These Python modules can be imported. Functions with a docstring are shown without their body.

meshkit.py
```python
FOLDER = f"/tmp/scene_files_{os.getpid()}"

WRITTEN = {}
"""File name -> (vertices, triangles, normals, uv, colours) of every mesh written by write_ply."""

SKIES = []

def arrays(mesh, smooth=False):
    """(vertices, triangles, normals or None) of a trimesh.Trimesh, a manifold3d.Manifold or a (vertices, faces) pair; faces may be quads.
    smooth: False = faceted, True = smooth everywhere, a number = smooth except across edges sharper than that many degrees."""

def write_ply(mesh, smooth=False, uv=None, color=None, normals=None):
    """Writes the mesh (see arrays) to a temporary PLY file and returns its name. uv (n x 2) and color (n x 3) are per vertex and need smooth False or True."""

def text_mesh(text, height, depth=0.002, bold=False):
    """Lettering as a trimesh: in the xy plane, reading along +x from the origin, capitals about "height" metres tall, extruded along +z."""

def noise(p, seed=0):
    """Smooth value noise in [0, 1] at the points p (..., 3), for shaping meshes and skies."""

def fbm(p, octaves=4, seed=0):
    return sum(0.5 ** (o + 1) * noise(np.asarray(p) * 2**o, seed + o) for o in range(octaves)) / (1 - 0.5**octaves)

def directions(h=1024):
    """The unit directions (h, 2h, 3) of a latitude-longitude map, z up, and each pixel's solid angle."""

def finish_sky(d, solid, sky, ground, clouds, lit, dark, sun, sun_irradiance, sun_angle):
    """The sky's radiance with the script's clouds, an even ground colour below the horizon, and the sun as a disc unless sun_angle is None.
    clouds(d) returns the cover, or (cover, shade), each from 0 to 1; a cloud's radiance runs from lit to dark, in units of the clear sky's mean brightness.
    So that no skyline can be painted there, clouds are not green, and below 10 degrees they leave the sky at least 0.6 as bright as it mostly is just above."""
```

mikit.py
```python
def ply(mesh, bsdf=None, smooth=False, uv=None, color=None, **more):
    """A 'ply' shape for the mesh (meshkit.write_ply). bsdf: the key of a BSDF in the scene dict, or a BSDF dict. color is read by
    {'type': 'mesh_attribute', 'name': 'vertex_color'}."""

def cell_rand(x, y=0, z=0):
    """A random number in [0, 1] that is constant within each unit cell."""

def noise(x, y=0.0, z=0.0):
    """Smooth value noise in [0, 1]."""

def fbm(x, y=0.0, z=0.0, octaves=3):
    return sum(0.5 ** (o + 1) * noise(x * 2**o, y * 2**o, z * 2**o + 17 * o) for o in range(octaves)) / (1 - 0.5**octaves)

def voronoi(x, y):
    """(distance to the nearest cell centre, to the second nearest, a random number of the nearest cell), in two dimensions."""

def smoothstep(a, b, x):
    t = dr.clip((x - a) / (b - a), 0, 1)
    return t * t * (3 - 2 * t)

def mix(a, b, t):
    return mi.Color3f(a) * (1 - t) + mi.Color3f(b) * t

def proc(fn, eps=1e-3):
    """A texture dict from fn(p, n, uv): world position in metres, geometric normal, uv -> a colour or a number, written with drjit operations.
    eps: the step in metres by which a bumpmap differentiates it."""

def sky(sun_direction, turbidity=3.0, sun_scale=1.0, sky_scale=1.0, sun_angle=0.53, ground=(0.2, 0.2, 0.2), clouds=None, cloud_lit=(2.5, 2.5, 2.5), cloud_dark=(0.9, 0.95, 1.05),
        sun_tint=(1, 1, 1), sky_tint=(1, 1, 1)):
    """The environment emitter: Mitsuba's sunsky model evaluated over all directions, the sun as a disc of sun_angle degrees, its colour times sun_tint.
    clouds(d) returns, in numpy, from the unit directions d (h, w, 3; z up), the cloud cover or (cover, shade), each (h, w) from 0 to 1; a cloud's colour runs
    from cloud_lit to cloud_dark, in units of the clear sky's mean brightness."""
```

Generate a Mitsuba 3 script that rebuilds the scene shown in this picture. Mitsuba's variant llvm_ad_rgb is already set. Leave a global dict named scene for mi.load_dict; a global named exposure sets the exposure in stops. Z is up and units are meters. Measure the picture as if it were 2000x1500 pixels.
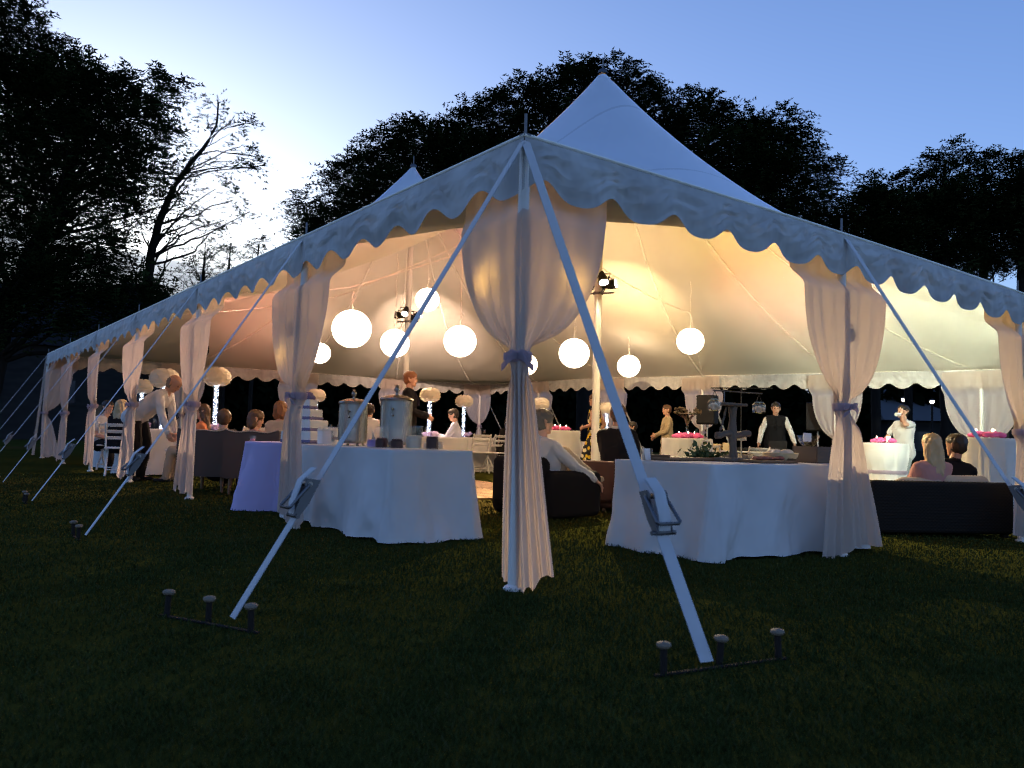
import sys, math, random
sys.path.insert(0, '/opt/lang')
import numpy as np, trimesh, manifold3d, drjit as dr, mitsuba as mi, mikit, meshkit
from mikit import proc, noise, fbm, smoothstep, mix
T = mi.ScalarTransform4f
scene, labels = {}, {}
PI = math.pi

# ------------------------------------------------------------------ camera, sky, exposure
EYE = np.array([-2.574, -3.437, 0.7985])
YAW, PITCH, ROLL = 0.9354, 0.0634, 0.0271
FW = np.array([math.cos(PITCH)*math.cos(YAW), math.cos(PITCH)*math.sin(YAW), math.sin(PITCH)])
_r = np.array([math.sin(YAW), -math.cos(YAW), 0.0]); _u = np.cross(_r, FW)
UP = -_r*math.sin(ROLL) + _u*math.cos(ROLL)
scene['camera'] = {'type': 'thinlens', 'aperture_radius': 0.0045, 'focus_distance': 9.0, 'fov': 63.96, 'fov_axis': 'x', 'near_clip': 0.05, 'far_clip': 3000.0,
                   'to_world': T().look_at(origin=EYE.tolist(), target=(EYE+FW).tolist(), up=UP.tolist())}
exposure = 1.3
_az, _el = math.radians(81), math.radians(10.0)
SUN = [math.cos(_el)*math.cos(_az), math.cos(_el)*math.sin(_az), math.sin(_el)]


def clouds(d):
    """A low bank of dusk cloud along the western horizon with a ragged top edge."""
    el = np.degrees(np.arcsin(np.clip(d[..., 2], -1, 1)))
    az = np.degrees(np.arctan2(d[..., 1], d[..., 0]))
    n = meshkit.fbm(np.stack([az*0.16, el*0.9, az*0+3.0], -1), 4)
    top = 12.6 + 3.0*(n-0.5) - 7.0*np.clip(np.abs(az-86)/38.0, 0, 1.6)
    cover = 1/(1+np.exp(-(top-el)/0.28))
    return 0.82*cover, 0.35+0.6*n


scene['sky'] = dict(mikit.sky(SUN, turbidity=3.0, sun_scale=0.0, sky_scale=4.65, sky_tint=(0.455, 0.575, 0.97), ground=(0.03, 0.04, 0.03),
                         clouds=clouds, cloud_lit=(0.70, 0.86, 1.20), cloud_dark=(0.34, 0.46, 0.74)), sampling_weight=12.0)

# ------------------------------------------------------------------ materials
def rgb(*c): return {'type': 'rgb', 'value': list(map(float, c))}
def mat(name, c, rough=0.8, **k):
    scene[name] = {'type': 'twosided', 'nested': {'type': 'principled', 'base_color': c if isinstance(c, dict) else rgb(*c), 'roughness': rough, **k}}
def dif(name, c):
    scene[name] = {'type': 'twosided', 'nested': {'type': 'diffuse', 'reflectance': c if isinstance(c, dict) else rgb(*c)}}
def thin(name, c, tr=1.0, rough=0.9):
    scene[name] = {'type': 'principledthin', 'base_color': c if isinstance(c, dict) else rgb(*c), 'roughness': rough, 'diff_trans': tr, 'eta': 1.3}
def metal(name, c, rough):
    scene[name] = {'type': 'twosided', 'nested': {'type': 'roughconductor', 'specular_reflectance': rgb(*c), 'alpha': rough}}

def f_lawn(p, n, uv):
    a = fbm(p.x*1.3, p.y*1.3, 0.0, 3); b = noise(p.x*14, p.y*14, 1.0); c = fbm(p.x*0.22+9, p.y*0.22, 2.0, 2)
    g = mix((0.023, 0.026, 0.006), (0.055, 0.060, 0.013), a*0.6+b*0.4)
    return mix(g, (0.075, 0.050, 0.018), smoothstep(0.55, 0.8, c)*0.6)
def f_vinyl(p, n, uv):
    s = fbm((p.x+p.y)*9.0+p.z*2.0, p.z*3.5, 4.0, 4); m = fbm(p.x*3.1, p.y*3.1, p.z*4.0+5, 3); w = fbm((p.x-p.y)*22.0, p.z*8.0, 2.0, 2)
    return mix((0.41, 0.405, 0.40), (0.53, 0.53, 0.52), smoothstep(0.28, 0.72, 0.5*s+0.3*m+0.2*w))
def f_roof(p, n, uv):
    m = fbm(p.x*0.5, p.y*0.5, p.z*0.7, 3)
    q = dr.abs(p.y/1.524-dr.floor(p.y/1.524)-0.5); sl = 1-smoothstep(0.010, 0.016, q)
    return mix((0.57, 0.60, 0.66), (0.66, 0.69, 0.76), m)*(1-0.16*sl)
def f_bark(p, n, uv):
    return mix((0.008, 0.007, 0.006), (0.024, 0.020, 0.017), fbm(p.x*9, p.y*9, p.z*2.2, 3))
def f_wood(p, n, uv):
    return mix((0.10, 0.055, 0.028), (0.26, 0.15, 0.075), fbm(p.x*7+p.y*7, p.z*30, p.y*3, 3))
def f_floor(p, n, uv):
    k = mikit.cell_rand(dr.floor(p.x*6.6), dr.floor(p.y*3.3), 1)
    return mix((0.22, 0.12, 0.06), (0.45, 0.28, 0.15), 0.55*k+0.45*fbm(p.x*26, p.y*5, 0, 2))
def f_wicker(p, n, uv):
    a = dr.sin(p.z*190)*dr.sin((p.x-p.y)*120)
    return mix((0.006, 0.005, 0.005), (0.022, 0.018, 0.015), a*0.5+0.5)
def f_floral(p, n, uv):
    f1, f2, r = mikit.voronoi((p.x-p.y)*11, p.z*11)
    c = mix((0.75, 0.50, 0.03), (0.85, 0.80, 0.55), smoothstep(0.45, 0.55, r))
    return mix(c, (0.012, 0.012, 0.014), smoothstep(0.36, 0.44, f1))
def f_stone(p, n, uv):
    return mix((0.02, 0.02, 0.021), (0.04, 0.039, 0.038), fbm(p.x*2, p.y*2, p.z*6, 3))
def f_cloth(p, n, uv):
    return mix((0.58, 0.565, 0.56), (0.69, 0.675, 0.67), fbm(p.x*5, p.y*5, p.z*4, 3))

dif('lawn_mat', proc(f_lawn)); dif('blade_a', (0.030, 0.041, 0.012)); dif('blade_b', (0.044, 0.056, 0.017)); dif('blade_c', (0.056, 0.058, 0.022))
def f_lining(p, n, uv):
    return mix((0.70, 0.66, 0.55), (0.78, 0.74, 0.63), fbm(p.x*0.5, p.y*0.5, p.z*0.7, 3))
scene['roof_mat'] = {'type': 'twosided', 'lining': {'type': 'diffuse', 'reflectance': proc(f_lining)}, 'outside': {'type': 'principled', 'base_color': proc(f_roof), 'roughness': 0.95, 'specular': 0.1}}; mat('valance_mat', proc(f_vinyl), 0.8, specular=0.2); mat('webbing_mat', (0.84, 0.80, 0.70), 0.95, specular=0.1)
thin('drape_mat', (0.68, 0.58, 0.52), 1.15); thin('sash_mat', (0.56, 0.48, 0.56), 1.1)
mat('pole_mat', (0.72, 0.70, 0.66), 0.4); mat('strap_mat', (0.52, 0.52, 0.53), 0.9, specular=0.2)
metal('steel_dark', (0.16, 0.16, 0.17), 0.35); metal('steel_mat', (0.36, 0.34, 0.32), 0.2); mat('stake_mat', (0.022, 0.018, 0.016), 0.9, specular=0.15); mat('stake_head_mat', (0.17, 0.135, 0.10), 0.7)
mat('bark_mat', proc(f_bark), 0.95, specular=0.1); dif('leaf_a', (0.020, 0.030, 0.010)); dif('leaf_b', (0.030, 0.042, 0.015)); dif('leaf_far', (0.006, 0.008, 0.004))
def f_wrinkle(p, n, uv):
    a = fbm(p.x*16, p.y*16, p.z*9, 4); r = 1-dr.abs(2*fbm(p.x*7+3, p.y*7, p.z*2.5, 3)-1)
    return 0.55*a+0.45*r*r
scene['cloth_white'] = {'type': 'twosided', 'nested': {'type': 'bumpmap', 'scale': 0.012, 'relief': proc(f_wrinkle, 4e-3), 'cloth': {'type': 'diffuse', 'reflectance': proc(f_cloth)}}}; mat('cloth_lilac', (0.40, 0.34, 0.56), 0.7); thin('cloth_sheer', (0.72, 0.70, 0.76), 0.9); mat('cloth_bar', (0.74, 0.73, 0.70), 0.85)
mat('wood_mat', proc(f_wood), 0.6); mat('floor_mat', proc(f_floor), 0.3); mat('wicker_mat', proc(f_wicker), 0.7, specular=0.15); mat('cushion_mat', (0.46, 0.38, 0.28), 0.9)
mat('armchair_mat', (0.095, 0.075, 0.064), 0.95, specular=0.15); mat('black_mat', (0.008, 0.008, 0.009), 0.5, specular=0.2); mat('black_cloth', (0.012, 0.011, 0.012), 0.9, specular=0.1); mat('grey_plastic', (0.018, 0.018, 0.02), 0.6, specular=0.2)
mat('chair_mat', (0.74, 0.72, 0.68), 0.4); mat('icing_mat', (0.78, 0.76, 0.73), 0.6); mat('ribbon_mat', (0.16, 0.13, 0.26), 0.4)
mat('paper_mat', (0.74, 0.67, 0.54), 0.9); mat('card_mat', (0.62, 0.52, 0.30), 0.8); mat('log_mat', (0.15, 0.12, 0.095), 0.95, specular=0.1)
scene['glass_mat'] = {'type': 'thindielectric', 'int_ior': 1.5}
mat('candy_dark', (0.05, 0.016, 0.02), 0.3); mat('candy_lilac', (0.34, 0.24, 0.50), 0.4); mat('candy_pale', (0.60, 0.52, 0.40), 0.4); mat('candy_pink', (0.70, 0.30, 0.36), 0.4)
mat('pink_mat', (0.80, 0.16, 0.40), 0.8, specular=0.2); mat('orchid_mat', (0.45, 0.36, 0.58), 0.8); mat('green_mat', (0.05, 0.09, 0.03), 0.6); mat('meat_mat', (0.30, 0.10, 0.07), 0.5)
mat('skin_a', (0.58, 0.34, 0.24), 0.5); mat('skin_b', (0.50, 0.27, 0.18), 0.5); mat('skin_tan', (0.36, 0.19, 0.12), 0.5)
mat('hair_dark', (0.018, 0.012, 0.009), 0.45); mat('hair_brown', (0.10, 0.05, 0.025), 0.45); mat('hair_red', (0.24, 0.10, 0.04), 0.45); mat('hair_blond', (0.50, 0.36, 0.19), 0.45); mat('hair_grey', (0.16, 0.14, 0.12), 0.6)
for nm, c in dict(shirt_white=(0.60, 0.585, 0.57), shirt_blue=(0.50, 0.52, 0.66), suit_black=(0.014, 0.014, 0.017), vest_black=(0.010, 0.010, 0.012), tan_shirt=(0.40, 0.31, 0.19), coral_top=(0.72, 0.25, 0.12),
                  trousers_black=(0.014, 0.013, 0.014), khaki_mat=(0.42, 0.33, 0.24), trousers_grey=(0.34, 0.38, 0.36), rose_top=(0.46, 0.24, 0.22), navy_mat=(0.02, 0.02, 0.035), brown_mat=(0.09, 0.05, 0.04), lip_mat=(0.30, 0.07, 0.06)).items(): mat(nm, c, 0.9, specular=0.12)
mat('floral_mat', proc(f_floral), 0.85); dif('house_wall', proc(f_stone)); dif('house_roof', (0.022, 0.022, 0.024)); mat('window_mat', (0.03, 0.035, 0.045), 0.1); dif('roof_pale', (0.12, 0.125, 0.135))

# ------------------------------------------------------------------ scene bookkeeping
used = {}
def fresh(name):
    n = used.get(name, -1)+1; used[name] = n
    return name if n == 0 else f'{name}_{n:03d}'
def thing(name, label, cat, group=None):
    k = fresh(name); labels[k] = {'label': label, 'category': cat}
    if group: labels[k]['group'] = group
    return k
def put(key, mesh, m, smooth=False, **more):
    scene[key] = mikit.ply(mesh, m, smooth=smooth, **more); return key
def part(t, name, mesh, m, smooth=False, label=None, kind=None, **more):
    k = fresh(f'{t}__{name}')
    put(k, mesh, m, smooth, **more)
    if label or kind: labels[k] = {a: b for a, b in (('label', label), ('kind', kind)) if b}
    return k
def lone(name, label, cat, mesh, m, smooth=False, group=None, **more):
    k = thing(name, label, cat, group); put(k, mesh, m, smooth, **more); return k
def setting(name, mesh, m, smooth=False, kind='structure', label=None):
    put(name, mesh, m, smooth); labels[name] = {'kind': kind}
    if label: labels[name]['label'] = label
def lamp(c, s, w=0.3): return {'emitter': {'type': 'area', 'radiance': rgb(*(np.array(c)*s)), 'sampling_weight': w}}

# ------------------------------------------------------------------ mesh helpers
def gz(x, y):
    """Height of the lawn: level, falling gently towards the far right."""
    return -0.33*np.clip(np.asarray(x)/12.2, 0, 1.6)**2*np.clip(1-np.asarray(y)/13.0, 0, 1.3)
def cat(*ms):
    ms = [m for q in ms for m in (q if isinstance(q, list) else [q])]
    return trimesh.util.concatenate(ms)
def tm(v, f): return trimesh.Trimesh(np.asarray(v, float), np.asarray(f, int), process=False)
def man(m):
    a = m.to_mesh(); return tm(a.vert_properties[:, :3], a.tri_verts)
def M4(loc=(0, 0, 0), rz=0.0, s=1.0):
    m = np.eye(4); c, d = math.cos(rz), math.sin(rz)
    m[:2, :2] = [[c, -d], [d, c]]; m[:3, :3] *= s; m[:3, 3] = loc; return m
def moved(m, loc=(0, 0, 0), rz=0.0, s=1.0):
    m = m.copy(); m.apply_transform(M4(loc, rz, s)); return m
def box(sx, sy, sz, loc=(0, 0, 0), r=0.0):
    """Box of these sizes centred on loc, edges rounded by r."""
    if r <= 0: return moved(trimesh.creation.box((sx, sy, sz)), loc)
    sp = manifold3d.Manifold.sphere(r, 8)
    hs = [sp.translate([i*(sx/2-r), j*(sy/2-r), k*(sz/2-r)]) for i in (-1, 1) for j in (-1, 1) for k in (-1, 1)]
    return moved(man(manifold3d.Manifold.batch_hull(hs)), loc)
def frames(p):
    t = np.gradient(p, axis=0); t /= np.linalg.norm(t, axis=1, keepdims=True)+1e-12
    ref = np.where(np.abs(t[:, 2:]) < 0.9, [0, 0, 1.0], [1.0, 0, 0])
    a = np.cross(t, ref); a /= np.linalg.norm(a, axis=1, keepdims=True)+1e-12
    return t, a, np.cross(a, t)
def tube(p, r, sides=8, caps=True):
    p = np.asarray(p, float); r = np.broadcast_to(r, (len(p),)); t, a, b = frames(p)
    ang = np.arange(sides)*2*PI/sides
    v = p[:, None]+r[:, None, None]*(np.cos(ang)[None, :, None]*a[:, None]+np.sin(ang)[None, :, None]*b[:, None])
    n = len(p); v = v.reshape(-1, 3); f = []
    for i in range(n-1):
        for j in range(sides):
            q = [i*sides+j, i*sides+(j+1) % sides, (i+1)*sides+(j+1) % sides, (i+1)*sides+j]; f += [q[:3], [q[0], q[2], q[3]]]
    if caps:
        v = np.vstack([v, p[0], p[-1]])
        for j in range(sides): f += [[n*sides, (j+1) % sides, j], [n*sides+1, (n-1)*sides+j, (n-1)*sides+(j+1) % sides]]
    return tm(v, f)
def rod(a, b, r, r2=None, sides=10): return tube([a, b], [r, r if r2 is None else r2], sides)
def lathe(prof, n=24, loc=(0, 0, 0)):
    """Solid of revolution of (radius, height) pairs about z."""
    prof = np.asarray(prof, float); ang = np.arange(n)*2*PI/n
    v = np.stack([prof[:, None, 0]*np.cos(ang), prof[:, None, 0]*np.sin(ang), np.repeat(prof[:, 1:2], n, 1)], -1).reshape(-1, 3)
    f = []
    for i in range(len(prof)-1):
        for j in range(n):
            q = [i*n+j, i*n+(j+1) % n, (i+1)*n+(j+1) % n, (i+1)*n+j]; f += [q[:3], [q[0], q[2], q[3]]]
    return tm(v+np.asarray(loc, float), f)
def grid(P, wrap=False):
    """Mesh of an (n, m, 3) array of points."""
    n, m = P.shape[:2]; i, j = np.meshgrid(np.arange(n-1), np.arange(m if wrap else m-1), indexing='ij'); k = (j+1) % m
    q = np.stack([i*m+j, i*m+k, (i+1)*m+k, (i+1)*m+j], -1).reshape(-1, 4)
    return tm(P.reshape(-1, 3), np.vstack([q[:, [0, 1, 2]], q[:, [0, 2, 3]]]))
def ribbon(p, w, th, side):
    """Flat band along the polyline p, of width w along the direction side."""
    p = np.asarray(p, float); s = np.asarray(side, float); s = s/np.linalg.norm(s)
    t, _, _ = frames(p); n = np.cross(t, s); n /= np.linalg.norm(n, axis=1, keepdims=True)
    P = np.stack([p-s*w/2+n*th/2, p+s*w/2+n*th/2, p+s*w/2-n*th/2, p-s*w/2-n*th/2], 1)
    return grid(P, wrap=True)
def ico(r, loc, sub=2, sc=(1, 1, 1)):
    m = trimesh.creation.icosphere(sub, r); m.vertices *= sc; return moved(m, loc)
def sm(a, b, x):
    t = np.clip((np.asarray(x, float)-a)/(b-a), 0, 1); return t*t*(3-2*t)

# ------------------------------------------------------------------ lawn
rr = np.concatenate([[0.05], np.geomspace(0.5, 600, 90)]); aa = np.linspace(0, 2*PI, 181)[:-1]
R_, A_ = np.meshgrid(rr, aa, indexing='ij')
X_, Y_ = EYE[0]+R_*np.cos(A_), EYE[1]+R_*np.sin(A_)
Z_ = gz(X_, Y_)
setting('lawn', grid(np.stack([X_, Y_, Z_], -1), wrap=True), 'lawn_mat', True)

def grass(name, seed, n, m):
    g = np.random.default_rng(seed)
    u = g.random(n); d = 1.25*(15.0/1.25)**(u**0.85); a = YAW+g.uniform(-0.62, 0.62, n)
    x, y = EYE[0]+d*np.cos(a), EYE[1]+d*np.sin(a)
    tuft = 0.55*meshkit.noise(np.stack([x*4.5, y*4.5, x*0], -1), seed)+0.45*meshkit.fbm(np.stack([x*1.1, y*1.1, x*0+seed], -1), 3, seed)
    keep = g.random(n) < 0.12+1.0*tuft; x, y, d, tuft = x[keep], y[keep], d[keep], tuft[keep]; n = len(x)
    h = g.uniform(0.012, 0.027, n)*(0.7+0.6*tuft)*(1+0.035*d); w = (0.0019+0.0009*d)*g.uniform(0.7, 1.3, n); th = g.uniform(0, 2*PI, n)
    b = np.stack([x, y, gz(x, y)-0.003], -1); s = np.stack([np.cos(th), np.sin(th), 0*th], -1)
    lean = np.stack([g.normal(0, 0.45, n), g.normal(0, 0.45, n), np.ones(n)], -1)*h[:, None]
    mid = b+lean*np.array([0.35, 0.35, 0.62])
    V = np.stack([b-s*w[:, None]/2, b+s*w[:, None]/2, mid+s*w[:, None]*0.4, mid-s*w[:, None]*0.4, b+lean], 1).reshape(-1, 3)
    i = np.arange(n)[:, None]*5
    setting(name, tm(V, np.vstack([i+[0, 1, 2], i+[0, 2, 3], i+[3, 2, 4]])), m, kind='stuff', label='short mown lawn grass in the foreground')
grass('grass', 1, 130000, 'blade_a'); grass('grass_001', 2, 90000, 'blade_b'); grass('grass_002', 3, 26000, 'blade_c')

# ------------------------------------------------------------------ the pole tent
B, W, L, H, PK = 3.048, 12.192, 18.288, 2.404, 6.70
CPS = [(W/2, W/2), (W/2, L-W/2)]
def roof_z(x, y):
    x, y = np.asarray(x, float), np.asarray(y, float)
    dx = np.abs(x-W/2)/(W/2); dy = np.where(y < W/2, (W/2-y)/(W/2), np.where(y > L-W/2, (y-L+W/2)/(W/2), 0.0))
    m, r = np.maximum(dx, dy), np.hypot(dx, dy)
    u = 1-np.clip(m+(r-m)*np.clip(1-m, 0, 1)**0.35, 0, 1)
    sag = np.where((y > W/2) & (y < L-W/2), 1-0.24*np.sin(PI*np.clip((y-W/2)/(L-W), 0, 1))**0.9, 1.0)
    u = u*sag
    e = np.minimum(np.minimum(x, W-x), np.minimum(y, L-y))
    z = (PK-H)*(0.47*u+0.53*u**2.3)
    return H+z+gz(x, y)*np.clip(1-e/5.0, 0, 1)
xs = np.linspace(0, W, 121); ys = np.linspace(0, L, 181)
XX, YY = np.meshgrid(xs, ys, indexing='ij'); ZZ = roof_z(XX, YY)
ZZ += 0.012*(meshkit.fbm(np.stack([XX*1.2, YY*1.2, XX*0], -1), 3)-0.5)*np.clip(np.minimum(np.minimum(XX, W-XX), np.minimum(YY, L-YY))*2, 0, 1)
tent = thing('pole_tent', 'large white pole tent with two peaks and scalloped valance on the lawn', 'tent')
part(tent, 'canopy', grid(np.stack([XX, YY, ZZ], -1)), 'roof_mat', True)

POLES = [(0, B*i) for i in range(7)]+[(B*i, 0) for i in range(1, 5)]+[(W, B*i-(0.32 if i == 2 else 0.0)) for i in range(1, 7)]+[(B*i, L) for i in range(1, 4)]
def outward(x, y):
    v = np.array([(-1.0 if x < 0.1 else 1.0 if x > W-0.1 else 0.0), (-1.0 if y < 0.1 else 1.0 if y > L-0.1 else 0.0)])
    return v/np.linalg.norm(v)
def valance(a, b, seed, start):
    a, b = np.array(a, float), np.array(b, float); d = (b-a)/np.linalg.norm(b-a); o = np.array([d[1], -d[0]])
    if o @ (np.array([W/2, L/2])-a) > 0: o = -o
    n, m = 111, 17; s = np.linspace(0, 1, n); v = np.linspace(0, 1, m)
    q = a[None]+(b-a)[None]*s[:, None]; top = H+gz(q[:, 0], q[:, 1])
    c_ = np.cos(2*PI*(s*B+start-0.12)/0.508); dep = 0.272+0.050*(c_+0.35*(1-c_*c_))
    Sg, Vg = np.meshgrid(s, v, indexing='ij')
    nz = meshkit.fbm(np.stack([q[:, 0, None]*2.6+Vg*0.9, q[:, 1, None]*2.6-Vg*1.3, Vg*1.6+seed], -1), 3)-0.5
    n2 = meshkit.fbm(np.stack([(q[:, 0, None]+q[:, 1, None])*9+Vg*4.0+nz*4, (q[:, 0, None]-q[:, 1, None])*6-Vg*3.0, Vg*2.2+seed*2], -1), 3); crease = 1-np.abs(2*n2-1)*2.2
    fold = 0.050*nz*np.sqrt(Vg)+0.024*np.clip(crease, 0, 1)*np.sin(PI*np.clip(Vg*1.1, 0, 1))+0.016*np.sin(2*PI*(Sg*6+0.3*Vg))*Vg+0.012*Vg
    edge = np.minimum(Sg, 1-Sg)*B; fold = fold*sm(0, 0.15, edge)+0.004
    P = np.stack([q[:, 0, None]+o[0]*fold, q[:, 1, None]+o[1]*fold, top[:, None]-dep[:, None]*Vg], -1)
    return grid(P), tube(np.c_[q, top+0.004], 0.011, 6)
corners = [(0, 0), (0, L), (W, L), (W, 0)]
rim = []
for c0, c1 in zip(corners, corners[1:]+corners[:1]):
    k = int(round(np.hypot(c1[0]-c0[0], c1[1]-c0[1])/B))
    for i in range(k):
        p0 = np.array(c0)+(np.array(c1)-np.array(c0))*i/k; p1 = np.array(c0)+(np.array(c1)-np.array(c0))*(i+1)/k
        vm, ropem = valance(p0, p1, i*3.1+c0[0], 0.0); part(tent, 'valance', vm, 'valance_mat', True); rim.append(ropem)
part(tent, 'eave_rope', cat(rim), 'webbing_mat', True)
for x, y in POLES:
    g = float(gz(x, y)); o = outward(x, y)
    ix, iy = x-o[0]*0.03, y-o[1]*0.03
    part(tent, 'side_pole', lathe([(0.0, 0.0), (0.055, 0.0), (0.055, 0.015), (0.031, 0.03), (0.031, H-0.05), (0.02, H-0.02), (0, H-0.02)], 12, (ix, iy, g)), 'pole_mat', 40)
    part(tent, 'pole_pin', cat(rod((ix, iy, g+H-0.03), (ix, iy, g+H+0.13), 0.0085), moved(lathe([(0, 0), (0.035, 0), (0.035, 0.008), (0, 0.012)], 12), (ix, iy, g+H+0.004))), 'steel_dark', 40)
for x, y in CPS:
    g = float(gz(x, y))
    part(tent, 'center_pole', lathe([(0, 0), (0.12, 0), (0.12, 0.02), (0.062, 0.04), (0.06, PK-0.25), (0.05, PK-0.02), (0, PK-0.02)], 20, (x, y, g)), 'pole_mat', 40)
    part(tent, 'peak_cap', cat(lathe([(0, 0.03), (0.04, 0.025), (0.07, 0.0), (0.085, -0.05)], 16, (x, y, PK-0.01)), rod((x, y, PK), (x, y, PK+0.2), 0.012)), 'steel_dark', 40)
    for px, py in POLES:
        near = min(CPS, key=lambda c: np.hypot(c[0]-px, c[1]-py)+1e-3*c[1])
        if near != (x, y) or px < 1 or py < 1: continue
        t_ = np.linspace(0.02, 1, 40); qx, qy = x+(px-x)*t_, y+(py-y)*t_
        side = np.array([-(py-y), px-x, 0.0])
        part(tent, 'webbing_strip', ribbon(np.c_[qx, qy, roof_z(qx, qy)-0.014], 0.035, 0.002, side), 'webbing_mat', True)

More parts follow.
